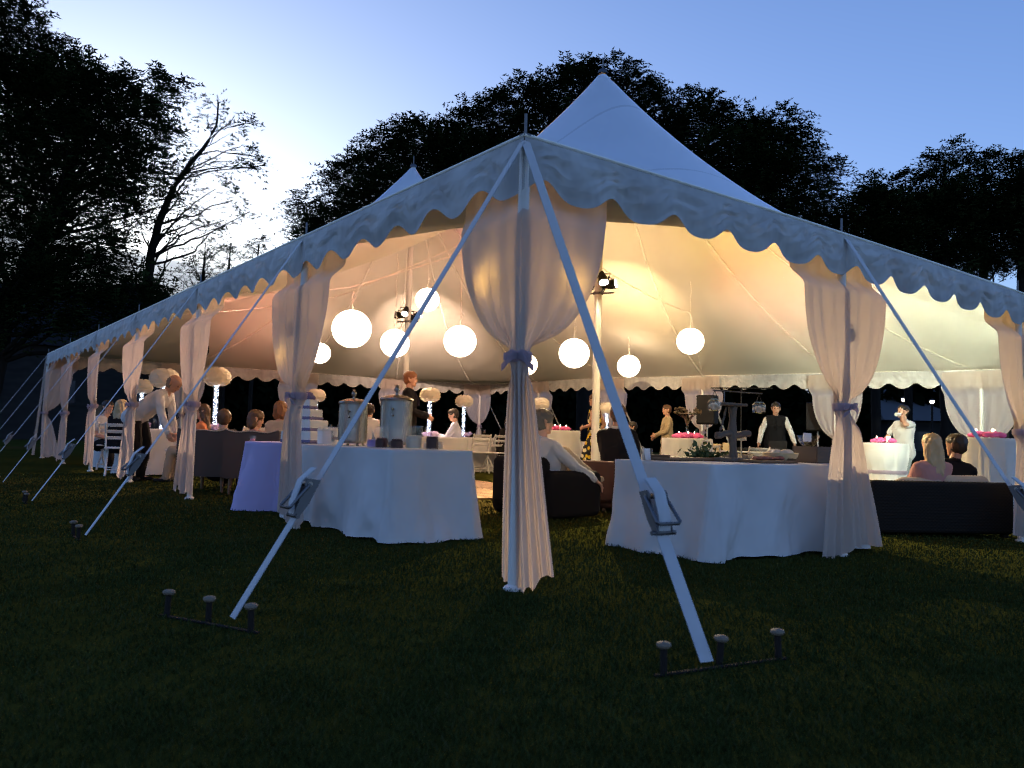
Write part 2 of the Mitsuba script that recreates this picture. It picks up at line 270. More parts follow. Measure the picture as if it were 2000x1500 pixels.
# ------------------------------------------------------------------ sheer drapes tied to the side poles
def drape_mesh(dirs, o, wtop, ztop, ztie, wbot, zbot, seed, sway=0.0, full=1.0):
    """Cloth hung across a pole: dirs are the plan directions of its left and right wings, o the outward direction."""
    nu, nv = 121, 74; u = np.linspace(-1, 1, nu); z = np.concatenate([np.linspace(ztop, ztie+0.10, 38), np.linspace(ztie+0.08, ztie-0.08, 9), np.linspace(ztie-0.10, zbot, 27)])
    U, Zg = np.meshgrid(u, z, indexing='ij'); o3 = np.array([o[0], o[1]])
    up = np.clip((ztop-Zg)/(ztop-ztie), 0, 1); dn = np.clip((ztie-Zg)/(ztie-zbot), 0, 1)
    w = np.where(Zg >= ztie, 0.055+(wtop/2-0.055)*np.clip(1-up**3.6, 0, 1)**0.9*(1+0.04*np.sin(up*3)), 0.055+(wbot/2-0.055)*dn**0.62)
    side = np.abs(U)*w
    nz = meshkit.fbm(np.stack([U*2.2+seed, Zg*0.7, U*0+seed*1.7], -1), 4)-0.5
    comp = np.clip(1.2-w/(wtop/2), 0.12, 1.0)
    k = 2.3*full; fold = (0.016*comp+0.006)*np.sin(2*PI*k*(U+0.10*nz)+seed)+0.016*np.sin(2*PI*1.3*U+seed*2+Zg*0.6)*(1-comp*0.5)+0.07*nz
    drop = np.clip((ztop-Zg)/0.25, 0.25, 1); fold = fold*drop
    base = 0.05+0.012*np.cos(U*2)-0.125*sm(ztop-0.42, ztop-0.26, Zg)
    dl, dr_ = np.array(dirs[0]), np.array(dirs[1])
    dv = np.where(U[..., None] < 0, dl, dr_)
    flat = dv*side[..., None]+o3*(base+fold)[..., None]
    th = U*PI*0.94; rad = 0.052+0.008*np.sin(6*th+seed); e2 = np.array([-o3[1], o3[0]]); e2 = e2 if e2 @ (dr_-dl) > 0 else -e2
    ring = o3*(np.cos(th)*rad)[..., None]+e2*(np.sin(th)*rad)[..., None]
    t = np.exp(-((Zg-ztie)/0.085)**2)[..., None]
    P = flat*(1-t)+ring*t
    P = P+(e2*sway)[None, None]*(dn**1.3)[..., None]
    hem = (meshkit.fbm(np.stack([u*2.6+seed*3, u*0, u*0+7], -1), 2)-0.5)*0.16
    zz = Zg+dn**4*hem[:, None]+0.015*np.sin(9*U+seed)*np.exp(-((Zg-ztie)/0.2)**2)
    return grid(np.concatenate([P, zz[..., None]], -1))
def sash_mesh(o, ztie, seed):
    g = np.random.default_rng(seed); parts = [lathe([(0.058, -0.03), (0.066, -0.016), (0.064, 0.004), (0.069, 0.02), (0.063, 0.03)], 28, (0, 0, ztie))]
    e2 = np.array([-o[1], o[0], 0]); o3 = np.array([o[0], o[1], 0])
    for sgn in (-1, 1):
        for ln, dz in ((0.075, 0.008), (0.085, -0.05)):
            t = np.linspace(0, 1, 9); p = o3*0.07+np.outer(t*ln, e2*sgn)+np.outer(0.03*np.sin(PI*t), o3)+np.outer(dz*t+0.012*np.sin(5*t), [0, 0, 1]); p[:, 2] += ztie
            parts.append(ribbon(p, 0.038, 0.002, o3*0.4+np.array([0, 0, 1.0])))
    return cat(parts)
DRAPES = [  # pole, wing width, tie height, bottom width, sway, hem height, label
    ((0, 0), 0.94, 1.215, 0.40, 0.06, 0.02, 'wide sheer drape on the near corner pole, between the two crossing straps'),
    ((0, B), 1.22, 1.08, 0.50, 0.02, 0.06, 'sheer drape hanging in front of the round cake table'),
    ((0, 2*B), 1.15, 1.06, 0.72, -0.12, 0.10, 'sheer drape beside the grey wingback chairs'),
    ((0, 3*B), 1.20, 1.10, 0.95, -0.12, 0.08, 'sheer drape in front of the bending person'),
    ((0, 4*B), 1.15, 1.12, 0.95, -0.06, 0.12, 'sheer drape next to the blond person in the far left opening'),
    ((0, 5*B), 1.15, 1.02, 0.95, -0.03, 0.06, 'sheer drape second from the far left corner of the tent'),
    ((0, 6*B), 0.90, 1.04, 0.70, 0.03, 0.05, 'leftmost sheer drape at the far left corner of the tent'),
    ((B, 0), 1.10, 1.10, 0.76, 0.06, 0.03, 'sheer drape at the right end of the buffet table'),
    ((2*B, 0), 1.10, 1.05, 0.60, 0.0, 0.05, 'sheer drape cut by the right edge, beside the dark sofa'),
    ((W, B), 1.25, 1.08, 0.6, 0.0, 0.05, 'sheer drape behind the cocktail table at the far right'),
    ((W, 2*B-0.32), 1.10, 1.05, 0.4, 0.0, 0.05, 'far drape with lilac tie, right of the standing person in the vest'),
    ((W, 3*B), 1.10, 1.10, 0.4, 0.0, 0.05, 'far side drape behind the left loudspeaker'),
    ((W, 4*B), 1.10, 1.10, 0.4, 0.0, 0.05, 'far side drape behind the near tent mast'),
    ((W, 5*B), 1.10, 1.10, 0.45, 0.0, 0.05, 'far side drape behind the large near corner drape'),
    ((W, 6*B), 0.95, 1.10, 0.45, 0.0, 0.05, 'drape at the far corner of the tent behind the white folding chairs'),
    ((3*B, L), 1.10, 1.10, 0.4, 0.0, 0.05, 'far end drape behind the person in the dark suit'),
    ((2*B, L), 1.10, 1.10, 0.4, 0.0, 0.05, 'far end drape behind the cake table drape'),
    ((B, L), 1.10, 1.10, 0.4, 0.0, 0.05, 'far end drape beside the white paper shade over the left long table')]
for i, ((x, y), wt, zt, wb, sway, hem, lab) in enumerate(DRAPES):
    o = outward(x, y); e2 = np.array([-o[1], o[0]]); right = np.array([_r[0], _r[1]])
    e2 = e2 if e2 @ right > 0 else -e2
    if abs(o[0]*o[1]) > 0.1:
        a, b = np.array([0, 1.0 if y < 1 else -1.0]), np.array([1.0 if x < 1 else -1.0, 0])
        dirs = (a, b) if a @ right < b @ right else (b, a)
        wt *= 1.25
    else: dirs = (-e2, e2)
    d = thing('drape', lab, 'drape', 'sheer drapes tied to the tent poles'); g = float(gz(x, y))
    m = drape_mesh(dirs, o, wt, H-0.03, zt, wb, hem, i*1.37+0.4, sway, 1.5)
    part(d, 'cloth', moved(m, (x-o[0]*0.03, y-o[1]*0.03, g)), 'drape_mat', True)
    part(d, 'sash', moved(sash_mesh(o, zt, i), (x-o[0]*0.03, y-o[1]*0.03, g)), 'sash_mat', True)

# ------------------------------------------------------------------ guy straps with ratchets, and stakes
def ratchet_meshes(w):
    """Ratchet buckle: lies along +x, strap width along y, up along z."""
    l = 0.19; out = []
    prof = np.array([(-0.5, -0.1), (-0.42, 0.13), (-0.15, 0.2), (0.2, 0.12), (0.5, 0.05), (0.5, -0.1), (0.1, -0.16)])*[l, 0.16]
    import shapely
    plate = trimesh.creation.extrude_polygon(shapely.Polygon(prof), 0.004, engine='earcut'); plate.apply_transform(trimesh.transformations.rotation_matrix(PI/2, [1, 0, 0]))
    side = [moved(plate, (0, s*(w/2+0.008)+0.002, 0)) for s in (-1, 1)]
    gear = []
    for s in (-1, 1):
        g = lathe([(0, 0), (0.024, 0), (0.024, 0.005), (0, 0.005)], 13); g.apply_transform(trimesh.transformations.rotation_matrix(PI/2, [1, 0, 0])); gear.append(moved(g, (-0.055, s*(w/2+0.014)+0.0025, 0.02)))
    axle = rod((-0.055, -w/2-0.02, 0.02), (-0.055, w/2+0.02, 0.02), 0.011)
    bar = rod((0.09, -w/2-0.028, -0.005), (0.09, w/2+0.028, -0.005), 0.009)
    hand = tube([(-0.055, -w/2-0.02, 0.02), (0.012, -w/2-0.023, 0.034), (0.070, -w/2-0.026, 0.046), (0.078, -w/2-0.015, 0.047), (0.078, w/2+0.015, 0.047), (0.070, w/2+0.026, 0.046), (0.01, w/2+0.023, 0.034), (-0.055, w/2+0.02, 0.02)], 0.007, 8)
    return side, gear, axle, bar, hand
def orient(m, p, ex, ey):
    ex = np.array(ex)/np.linalg.norm(ex); ey = np.array(ey)/np.linalg.norm(ey); ez = np.cross(ex, ey); q = np.eye(4); q[:3, 0], q[:3, 1], q[:3, 2], q[:3, 3] = ex, ey, ez, p
    m = m.copy(); m.apply_transform(q); return m
def stake_mesh(h, hr=0.028):
    return lathe([(0, -0.1), (0.0125, -0.1), (0.0125, h-0.012)], 12), lathe([(0.0125, h-0.014), (hr*0.8, h-0.012), (hr, h-0.004), (hr*0.92, h+0.004), (hr*0.5, h+0.0085), (0, h+0.0095)], 20)
def guy(x, y, dx, dy, near, lab, rt=0.76, group='guy straps holding the tent down', stakes=True, slab=None, spots=None, short='the strap', reach=1.5):
    g0 = float(gz(x, y)); a = np.array([x+dx*0.012, y+dy*0.012, g0+H-0.035]); bx, by = x+dx*reach, y+dy*reach; b = np.array([bx, by, float(gz(bx, by))+0.015])
    k = thing('guy_strap', lab, 'strap', group); w = 0.058 if near else 0.062; side = np.array([-dy, dx, 0.0]); d = b-a
    t = np.linspace(0, 1, 33); tw = side[None]*np.cos(0.9*np.sin(PI*np.clip(t/rt, 0, 1))*(0.55 if near else 0.3))[:, None]
    p = a+np.outer(t, d)+np.outer(-0.012*np.sin(PI*t), [0, 0, 1])
    i = int(rt*32)
    part(k, 'strap', ribbon(p[:i+1], w*0.92, 0.003, side), 'strap_mat', True)
    part(k, 'strap', ribbon(p[i:]+np.array([0, 0, 0.004]), w, 0.004, side), 'strap_mat', True)
    pos = a+d*(rt-0.012)+np.array([dx, dy, 0.6])*0.012
    sd_, ge_, ax_, ba_, ha_ = ratchet_meshes(w); O_ = lambda m: orient(m, pos, d, side)
    rk = part(k, 'ratchet', O_(ba_), 'steel_dark', 40); part(rk, 'axle', O_(ax_), 'steel_mat', 40); part(rk, 'handle', O_(ha_), 'steel_dark', 40)
    for m in sd_: part(rk, 'side_plate', O_(m), 'steel_dark', 40)
    for m in ge_: part(rk, 'gear', O_(m), 'steel_dark', 40)
    part(k, 'strap', ribbon([pos-d*0.045+np.array([dx, dy, 1])*0.02, pos-d*0.015+np.array([dx, dy, 1])*0.038, pos+d*0.02+np.array([dx, dy, 1])*0.022, pos+d*0.032+np.array([dx, dy, 1])*0.004], w*0.95, 0.006, side), 'strap_mat', True)
    if not stakes: return
    pts = spots or [(bx+side[0]*o_+dx*0.06, by+side[1]*o_+dy*0.06) for o_ in (-0.1, 0.1)]
    p0, p1 = np.array(pts[0]), np.array(pts[-1]); dv = (p1-p0)/np.linalg.norm(p1-p0); mid = (p0+p1)/2
    bar = thing('stake_bar', 'flat steel bar pinned by the stakes of '+(slab and lab.split(',')[0] or short), 'bar', None)
    put(bar, moved(box(np.linalg.norm(p1-p0)+0.08, 0.02, 0.008, (0, 0, 0), 0.003), (mid[0], mid[1], float(gz(*mid))+0.004), math.atan2(dv[1], dv[0])), 'stake_mat')
    for j, (sx, sy) in enumerate(pts):
        s = thing('tent_stake', (slab[j] if slab else ('near' if j else 'far')+' stake of '+short), 'stake', None if slab else 'pairs of stakes along the left side')
        h = (0.105, 0.098, 0.105)[j % 3]; m1, m2 = stake_mesh(h, 0.026); at = (sx, sy, float(gz(sx, sy))); tl = T4(0.05*math.sin(j*2.1+sx), 0.05*math.cos(j*1.7+sy))
        m1.apply_transform(tl); m2.apply_transform(tl); part(s, 'shaft', moved(m1, at), 'stake_mat', 40); part(s, 'head', moved(m2, at), 'stake_head_mat', 40)
def T4(ax, ay): return trimesh.transformations.euler_matrix(ax, ay, 0)
guy(0, 0, -1, 0, True, 'the left of the two near straps, running from the corner pole to the lower left', 0.805, slab=['leftmost stake at the lower left of the lawn', 'middle stake of the three at the lower left', 'right stake of the three at the lower left'], spots=[(-1.64, 0.23), (-1.52, 0.055), (-1.43, -0.20)], reach=1.44)
guy(0, 0, -0.16, -0.987, True, 'the right of the two near straps, crossing in front of the buffet table', 0.80, slab=['left stake of the three at the lower right', 'middle stake of the three at the lower right, by the strap end', 'rightmost stake at the lower right of the lawn'], spots=[(-0.45, -1.47), (-0.18, -1.485), (0.07, -1.555)])
SIDE = ['the strap crossing in front of the drape by the bending person', 'the strap second of those along the left side, over the far drapes', 'the third strap along the left side', 'the fourth strap along the left side, low at the left edge', 'the fifth strap along the left side near the left edge', 'the farthest strap at the left corner of the tent']
for i in range(1, 7): guy(0, B*i, -1, 0, False, SIDE[i-1], 0.80, stakes=i < 4, short='the '+('first', 'second', 'third', 'fourth', 'fifth', 'sixth')[i-1]+' strap along the left side')
guy(0, L, 0, 1, False, 'the strap behind the far left tent corner', 0.8, stakes=False)
guy(B, 0, 0.0, -1, False, 'the strap slanting down to the right edge of the picture', 0.80, stakes=False)
for i, lab in ((2, 'strap outside the far side behind the loudspeakers'), (3, 'far outside strap seen right of the buffet mast behind the person in tan'), (4, 'far outside strap seen just right of the mast'), (5, 'far outside strap seen between the corner drape and the mast'), (6, 'far outside strap behind the white folding chairs')):
    guy(W, B*i, 1, 0, False, lab, 0.8, stakes=False)

# ------------------------------------------------------------------ hanging globe lanterns and their wires
GLOBES = [((1.91, 6.10, 2.10), 0.50, 'largest round paper lantern, left of the left mast'), ((4.09, 9.01, 2.33), 0.50, 'round lantern directly in front of the left mast'), ((6.00, 11.23, 3.58), 0.50, 'highest round lantern, beside the left mast, crossed by a strap'),
          ((4.16, 7.06, 2.22), 0.50, 'round lantern just left of the wide corner drape'), ((6.11, 6.66, 2.17), 0.50, 'round lantern just left of the right strap'), ((9.97, 9.33, 2.38), 0.50, 'lowest and smallest round lantern, right of the near mast'),
          ((8.96, 6.71, 2.63), 0.50, 'rightmost round lantern'), ((5.47, 15.4, 2.69), 0.52, 'round lantern half hidden behind the drape in front of the cake'), ((8.43, 10.97, 2.39), 0.50, 'round lantern peeking out behind the tie of the corner drape')]
for c, d_, lab in GLOBES:
    k = thing('globe_lantern', lab+', glowing white', 'lantern', 'round paper lanterns under the tent roof'); r = d_/2
    part(k, 'globe', ico(r, c, 4, (1, 1, 0.97)), 'paper_mat', True, **lamp((1.0, 0.78, 0.56), 2.4, 1.2))
    top = float(roof_z(c[0], c[1]))-0.03 if lab[0] != 'l' or 'largest' not in lab else 2.62
    n = 14; t = np.linspace(0, 1, n); sag = np.c_[c[0]+0.01*np.sin(t*17), c[1]+0.01*np.cos(t*13), c[2]+r*0.96+(top-c[2]-r*0.96)*t]
    part(k, 'cord', tube(sag, 0.0055, 5), 'webbing_mat', True)
    hook = np.array([[0.0, 0, 0], [0.03, 0, 0.03], [0.05, 0, 0.08], [0.02, 0, 0.11], [0, 0, 0.09]])+np.array([c[0], c[1], c[2]+r+0.10])
    part(k, 'hook', tube(hook, 0.005, 6), 'pole_mat', True)
def wire(pts, lab):
    p = np.array(pts, float); t = np.linspace(0, len(p)-1, 40); q = np.stack([np.interp(t, np.arange(len(p)), p[:, i]) for i in range(3)], -1)
    q[:, 2] -= 0.06*np.abs(np.sin(t*PI)); lone('hanging_wire', lab, 'wire', tube(q, 0.006, 5), 'webbing_mat', True)
wire([(0.05, 6.1, 2.37), (1.91, 6.1, 2.64), (6.05, 6.1, 4.55)], 'thin wire carrying the largest lantern up to the near mast')
wire([(0.05, 9.14, 2.37), (3.0, 9.0, 3.0), (6.05, 6.2, 4.9)], 'thin wire rising behind the left lanterns to the near mast')
wire([(6.15, 6.1, 3.5), (8.96, 6.71, 3.15), (12.1, 9.1, 2.35)], 'thin wire above the rightmost lantern')

# ------------------------------------------------------------------ lamp heads on the masts and poles
def lamp_head(pos, aim, c, power, lab, group, r=0.07, ln=0.2, dark=True, beam=None):
    k = thing('flood_lamp', lab, 'lamp', group); aim = np.array(aim, float); aim /= np.linalg.norm(aim)
    sd = np.cross(aim, [0, 0, 1.0]); sd = sd/np.linalg.norm(sd) if np.linalg.norm(sd) > 1e-3 else np.array([1.0, 0, 0])
    up = np.cross(aim, sd)
    def O(m): q = np.eye(4); q[:3, 0], q[:3, 1], q[:3, 2], q[:3, 3] = sd, up, aim, pos; m = m.copy(); m.apply_transform(q); return m
    part(k, 'can', O(lathe([(0.0, -ln), (r*0.55, -ln), (r*0.62, -ln*0.8), (r*1.02, -ln*0.35), (r*1.1, 0.01), (r*1.16, 0.012), (r*1.16, 0.018), (r*1.04, 0.018), (r*1.0, -0.02)], 20)), 'black_mat' if dark else 'steel_mat', 40)
    if beam:
        at = np.array(pos)+aim*0.03; scene[k+'_beam'] = {'type': 'spot', 'intensity': rgb(*(np.array(c)*beam[0])), 'sampling_weight': 3.0, 'cutoff_angle': float(beam[1]), 'beam_width': float(beam[1])*0.35, 'to_world': T().look_at(origin=at.tolist(), target=(at+aim).tolist(), up=[0, 0, 1])}
    n = 16; a = np.arange(n)*2*PI/n; v = np.vstack([np.c_[np.cos(a)*r, np.sin(a)*r, a*0-0.004], [[0, 0, 0.006]]])
    part(k, 'lens', O(tm(v, [[i, (i+1) % n, n] for i in range(n)])), 'black_mat', **lamp(c, power, 4.0 if power > 100 else 0.2))
    part(k, 'bracket', O(tube([(-r*1.25, 0, -ln*0.3), (-r*1.25, -r*1.6, -ln*0.3), (r*1.25, -r*1.6, -ln*0.3), (r*1.25, 0, -ln*0.3)], 0.008, 6)), 'black_mat', True)
WARM, PINK, COOL = (1.0, 0.62, 0.15), (1.0, 0.30, 0.22), (0.88, 1.0, 0.82)
FLOOD = 235.0
for (cx, cy), z, hs in ((CPS[0], 3.22, [(245, -55, (1.0, 0.78, 0.45), 3.0, 'front', (130, 48)), (-62, 10, (1.0, 0.66, 0.14), 3.7, 'right'), (40, -3, (1.0, 0.70, 0.36), 2.3, 'back', (52, 27)), (130, 14, (1.0, 0.45, 0.32), 0.9, 'left')]), (CPS[1], 3.36, [(225, -48, (1.0, 0.66, 0.42), 1.6, 'front', (90, 50)), (-60, 26, (1.0, 0.32, 0.34), 1.2, 'right'), (54, -5, (1.0, 0.68, 0.52), 1.0, 'back', (52, 30)), (140, 6, (1.0, 0.52, 0.36), 1.1, 'left')])):
    nm = 'near' if cy < 8 else 'left'
    lone('lamp_ring', f'steel clamp ring carrying the lamps on the {nm} mast', 'clamp', cat(moved(lathe([(0.062, -0.02), (0.078, -0.02), (0.078, 0.02), (0.062, 0.02)], 20), (cx, cy, z-0.14)), [rod((cx, cy, z-0.14), (cx+0.26*math.cos(math.radians(a)), cy+0.26*math.sin(math.radians(a)), z-0.14), 0.012) for a in (245, -62, 40, 130)]), 'steel_dark', 40)
    for a, e, c, p, w_, *bm in hs:
        q = math.radians(a); e = math.radians(e); aim = (math.cos(q)*math.cos(e), math.sin(q)*math.cos(e), math.sin(e))
        lamp_head(np.array([cx+0.27*math.cos(q), cy+0.27*math.sin(q), z]), aim, c, FLOOD*p, f'lit flood lamp on the {w_} side of the {nm} mast', f'flood lamps on the {nm} mast', beam=bm[0] if bm else None)
lamp_head(np.array([0.10, 0.36, 1.66]), (-0.75, -0.65, 0.05), WARM, 6, 'small warm lamp behind the corner drape, left of its pole', 'small lamps on the side poles', 0.055, 0.12)
lamp_head(np.array([0.40, 0.12, 1.66]), (-0.45, -0.9, 0.05), WARM, 6, 'small warm lamp behind the corner drape, right of its pole', 'small lamps on the side poles', 0.055, 0.12)
lamp_head(np.array([0.10, B+0.34, 1.42]), (-1, -0.25, 0.05), WARM, 5, 'small warm lamp glowing through the cake table drape', 'small lamps on the side poles', 0.05, 0.12)
def aim_at(p, q): return np.array(q, float)-np.array(p, float)
for p_, q_, c_, I_, cut, lab in (((0.10, B+0.20, 1.66), (3.2, 6.6, 3.6), PINK, 22, 30, 'small pink lamp behind the drape by the cake table'), ((0.13, 2*B+0.1, 1.66), (3.6, 14.6, 3.5), PINK, 120, 10.5, 'small pink lamp behind the drape by the wingback chairs'),
        ((B+0.10, 0.13, 1.66), (9.2, 4.4, 3.7), PINK, 130, 12, 'small pink lamp behind the drape at the buffet end'), ((2*B+0.1, 0.16, 1.80), (10.3, 3.2, 2.45), COOL, 104, 28, 'cool white lamp behind the rightmost drape')):
    lamp_head(np.array(p_), aim_at(p_, q_), c_, 12, lab, 'small lamps on the side poles', 0.045, 0.11, beam=(I_, cut))

# ------------------------------------------------------------------ draped tables
def rect_path(sx, sy, r, n):
    import shapely
    b = shapely.box(-sx/2+r, -sy/2+r, sx/2-r, sy/2-r).buffer(r, quad_segs=8).exterior; d = np.linspace(0, b.length, n+1)[:-1]
    p = np.array([b.interpolate(x).coords[0] for x in d]); e = 1e-3
    q = np.array([b.interpolate((x+e) % b.length).coords[0] for x in d])-np.array([b.interpolate((x-e) % b.length).coords[0] for x in d]); q /= np.linalg.norm(q, axis=1, keepdims=True)
    nrm = np.c_[q[:, 1], -q[:, 0]]
    if (nrm*p).sum() < 0: nrm = -nrm
    return p, nrm, d
def skirt(p, nrm, d, h, seed, flare, fold, freq, hemvar=0.03, corner=None, z0=0.0, rows=26):
    v = np.linspace(0, 1, rows); n = len(p); ang = d/d[-1]*2*PI*(1)
    nz = meshkit.fbm(np.stack([np.cos(ang)[:, None]*freq+v*0.25, np.sin(ang)[:, None]*freq+v*0*1.0, v[None]*0.8+seed+0*ang[:, None]], -1), 4)-0.5
    rip = np.sin(d[:, None]*freq*5.2+6*nz+seed)
    out = flare*v**1.5*(1+1.2*nz)+fold*v**0.8*(0.75*rip+2.4*nz)
    if corner is not None: out = out+corner[:, None]*v**1.2
    hv = hemvar*(meshkit.fbm(np.stack([np.cos(ang)*3, np.sin(ang)*3, ang*0+seed+5], -1), 3)-0.35)
    P = np.concatenate([p[:, None]+nrm[:, None]*out[..., None], (h-(h-z0-hv[:, None]*1.0)*v[None])[..., None]], -1)
    return P
def cloth_table(name, lab, cat_, x, y, rz, sx, sy, h, m, seed, flare=0.10, fold=0.035, group=None, freq=2.0, hem=0.05):
    k = thing(name, lab, cat_, group); g = float(gz(x, y))
    p, nr, d = rect_path(sx, sy, 0.02, 260)
    cn = np.exp(-(np.minimum(np.abs(np.abs(p[:, 0])-sx/2), 9)+np.minimum(np.abs(np.abs(p[:, 1])-sy/2), 9))**2/0.012)*0.035
    P = skirt(p, nr, d, h, seed, flare, fold, freq, hem, cn)
    top = [grid(np.concatenate([np.concatenate([p[:, None]*s, np.full((len(p), 1, 1), h+0.0035*(1-s**6))], -1) for s in (0.001, 0.5, 0.9, 0.985, 1.0)], 1)[:, ::1], wrap=False)]
    Pn = np.concatenate([P, P[:1]], 0); tp = np.stack([np.c_[np.r_[p, p[:1]]*s, np.full(len(p)+1, h+0.0035*(1-s**6))] for s in (0.001, 0.5, 0.9, 0.985, 1.0)], 1)
    part(k, 'tablecloth', moved(grid(np.concatenate([tp, Pn[:, 1:]], 1)), (x, y, g), rz), m, True)
    part(k, 'tabletop', moved(box(sx-0.03, sy-0.03, 0.025, (0, 0, h-0.018), 0.005), (x, y, g), rz), 'grey_plastic')
    return k, g+h+0.004
def round_cloth(name, lab, cat_, x, y, r, h, m, seed, flare=0.06, fold=0.03, freq=2.0, group=None, hem=0.03, pinch=None, rough=180):
    k = thing(name, lab, cat_, group); g = float(gz(x, y)); a = np.arange(rough+1)*2*PI/rough; p = np.c_[np.cos(a), np.sin(a)]; n = p.copy(); d = a*r
    P = skirt(p*r, n, d, h, seed, flare, fold, freq, hem)
    if pinch:
        zz = P[..., 2]; f = 1-pinch[1]*np.exp(-((zz-pinch[0])/pinch[2])**2); P[..., :2] *= f[..., None]
    P[-1] = P[0]
    tp = np.stack([np.c_[p*r*s, np.full(len(p), h+0.003*(1-s**6))] for s in (0.001, 0.5, 0.95, 1.0)], 1)
    part(k, 'tablecloth', moved(grid(np.concatenate([tp, P[:, 1:]], 1)), (x, y, g)), m, True)
    part(k, 'tabletop', lathe([(0, h-0.006), (r-0.015, h-0.006), (r-0.015, h-0.03), (0, h-0.03)], 32, (x, y, g)), 'grey_plastic')
    return k, g+h+0.004
# right buffet table: runs from A to B2 along its front
A_, B2 = np.array([1.80, 0.20]), np.array([3.62, 0.20]); RZ = 0.0; RL = 1.82; inn = np.array([0.0, 1.0])
TR, ZR = cloth_table('buffet_table', 'long buffet table with white cloth at the right, topped with food', 'table', 2.71, 0.68, 0.0, RL, 0.96, 0.66, 'cloth_white', 3, 0.04, 0.050, None, 1.9, 0.06)
def onR(s, t, z=0): return np.array([1.80+1.82*s, 0.20+t, ZR+z])
# left drinks table and round cake table
TL, ZL = cloth_table('drinks_table', 'long table with white cloth left of the corner drape, topped with two steel urns', 'table', 0.625, 2.88, PI/2, 2.02, 0.72, 0.675, 'cloth_white', 8, 0.05, 0.055, None, 1.9, 0.06)
TC, ZC = round_cloth('cake_table', 'round table with lilac cloth behind the left strap, carrying the white cake', 'table', 0.94, 4.78, 0.72, 0.672, 'cloth_lilac', 5, 0.07, 0.085, 2.2)
# ------------------------------------------------------------------ things on the left tables
def pot(name, lab, c, at, parts, group=None):
    k = thing(name, lab, c, group)
    for nm, m, mt, s in parts: part(k, nm, moved(m, at), mt, s)
    return k
def urn(lab, x, y, s):
    body = lathe([(0, 0.02), (0.115, 0.02), (0.118, 0.03), (0.128, 0.05), (0.128, 0.36), (0.131, 0.365), (0.131, 0.375)], 40)
    lid = lathe([(0.133, 0.372), (0.136, 0.378), (0.13, 0.392), (0.08, 0.412), (0.03, 0.42), (0, 0.42)], 40)
    knob = lathe([(0, 0.42), (0.012, 0.42), (0.010, 0.435), (0.022, 0.452), (0.022, 0.470), (0.012, 0.485), (0.016, 0.495), (0, 0.502)], 16)
    base = cat([rod((0.1*math.cos(a), 0.1*math.sin(a), 0.02), (0.115*math.cos(a), 0.115*math.sin(a), 0), 0.012) for a in (0.6, 2.2, 3.8, 5.4)])
    tap = cat(rod((-0.12, 0, 0.06), (-0.19, 0, 0.06), 0.012), rod((-0.18, 0, 0.085), (-0.18, 0, 0.03), 0.009), rod((-0.18, 0, 0.085), (-0.19, 0, 0.12), 0.006))
    hnd = [tube([(0, q*0.125, 0.30), (0, q*0.165, 0.305), (0, q*0.165, 0.255), (0, q*0.125, 0.25)], 0.009, 8) for q in (-1, 1)]; gauge = rod((-0.09, -0.115, 0.05), (-0.09, -0.115, 0.33), 0.008)
    m = 'steel_mat'; sc_ = lambda q: moved(q, (0, 0, 0), -0.7, s)
    pot('drink_urn', lab, 'urn', (x, y, ZL), [('body', sc_(body), m, 40), ('lid', sc_(lid), m, 40), ('knob', sc_(knob), m, 40), ('foot', sc_(base), m, 40), ('tap', sc_(tap), m, 40), ('handle', sc_(hnd[0]), m, 40), ('handle', sc_(hnd[1]), m, 40), ('gauge', sc_(gauge), 'glass_mat', 40)], 'steel drink urns')
urn('left stainless steel drink urn, partly behind the strap', 0.585, 3.18, 0.98); urn('right stainless steel drink urn with the taller lid, in front of the suited person', 0.75, 2.70, 1.05)
def jar(lab, x, y, r, h, fill, fm, z=ZL):
    g = cat(lathe([(r, 0.0), (r*1.02, h*0.02), (r, h*0.05), (r, h*0.93), (r*1.05, h)], 24))
    n = 26; rg = np.random.default_rng(int(x*1000)); f = [lathe([(0, 0.006), (r*0.93, 0.006), (r*0.94, fill*h), (0, fill*h+0.006)], 20)]
    for i in range(n): a = rg.uniform(0, 6.28); q = r*0.78*math.sqrt(rg.random()); f.append(ico(r*0.17, (q*math.cos(a), q*math.sin(a), fill*h+0.006), 1))
    pot('candy_jar', lab, 'jar', (x, y, z), [('glass', g, 'glass_mat', 40), ('candy', cat(f), fm, 40)], 'glass jars of candy on the drinks table')
jar('glass jar of lilac candy beside the left urn', 0.46, 2.52, 0.058, 0.16, 0.30, 'candy_lilac'); jar('glass jar of dark candy below the left side of the right urn', 0.43, 2.33, 0.052, 0.17, 0.38, 'candy_dark')
jar('second dark candy jar, below the right urn', 0.47, 2.16, 0.05, 0.15, 0.4, 'candy_dark'); jar('wide glass jar of pale candy right of the right urn', 0.62, 2.16, 0.066, 0.18, 0.5, 'candy_pale'); jar('short dark filled jar near the right end of the drinks table', 0.72, 2.05, 0.05, 0.10, 0.85, 'candy_dark')
jar('small jar of pale candy at the right end of the drinks table', 0.86, 2.2, 0.04, 0.10, 0.5, 'candy_pale')
pot('glass_cylinder', 'tall clear glass cylinder left of the left urn', 'vase', (0.42, 3.3, ZL), [('glass', lathe([(0.0, 0.004), (0.05, 0.004), (0.052, 0.0), (0.052, 0.16)], 24), 'glass_mat', 40)])
pot('glass_cylinder', 'clear glass cylinder standing in front of the left urn', 'vase', (0.40, 2.82, ZL), [('glass', lathe([(0.0, 0.004), (0.045, 0.004), (0.047, 0.0), (0.047, 0.15)], 24), 'glass_mat', 40)])
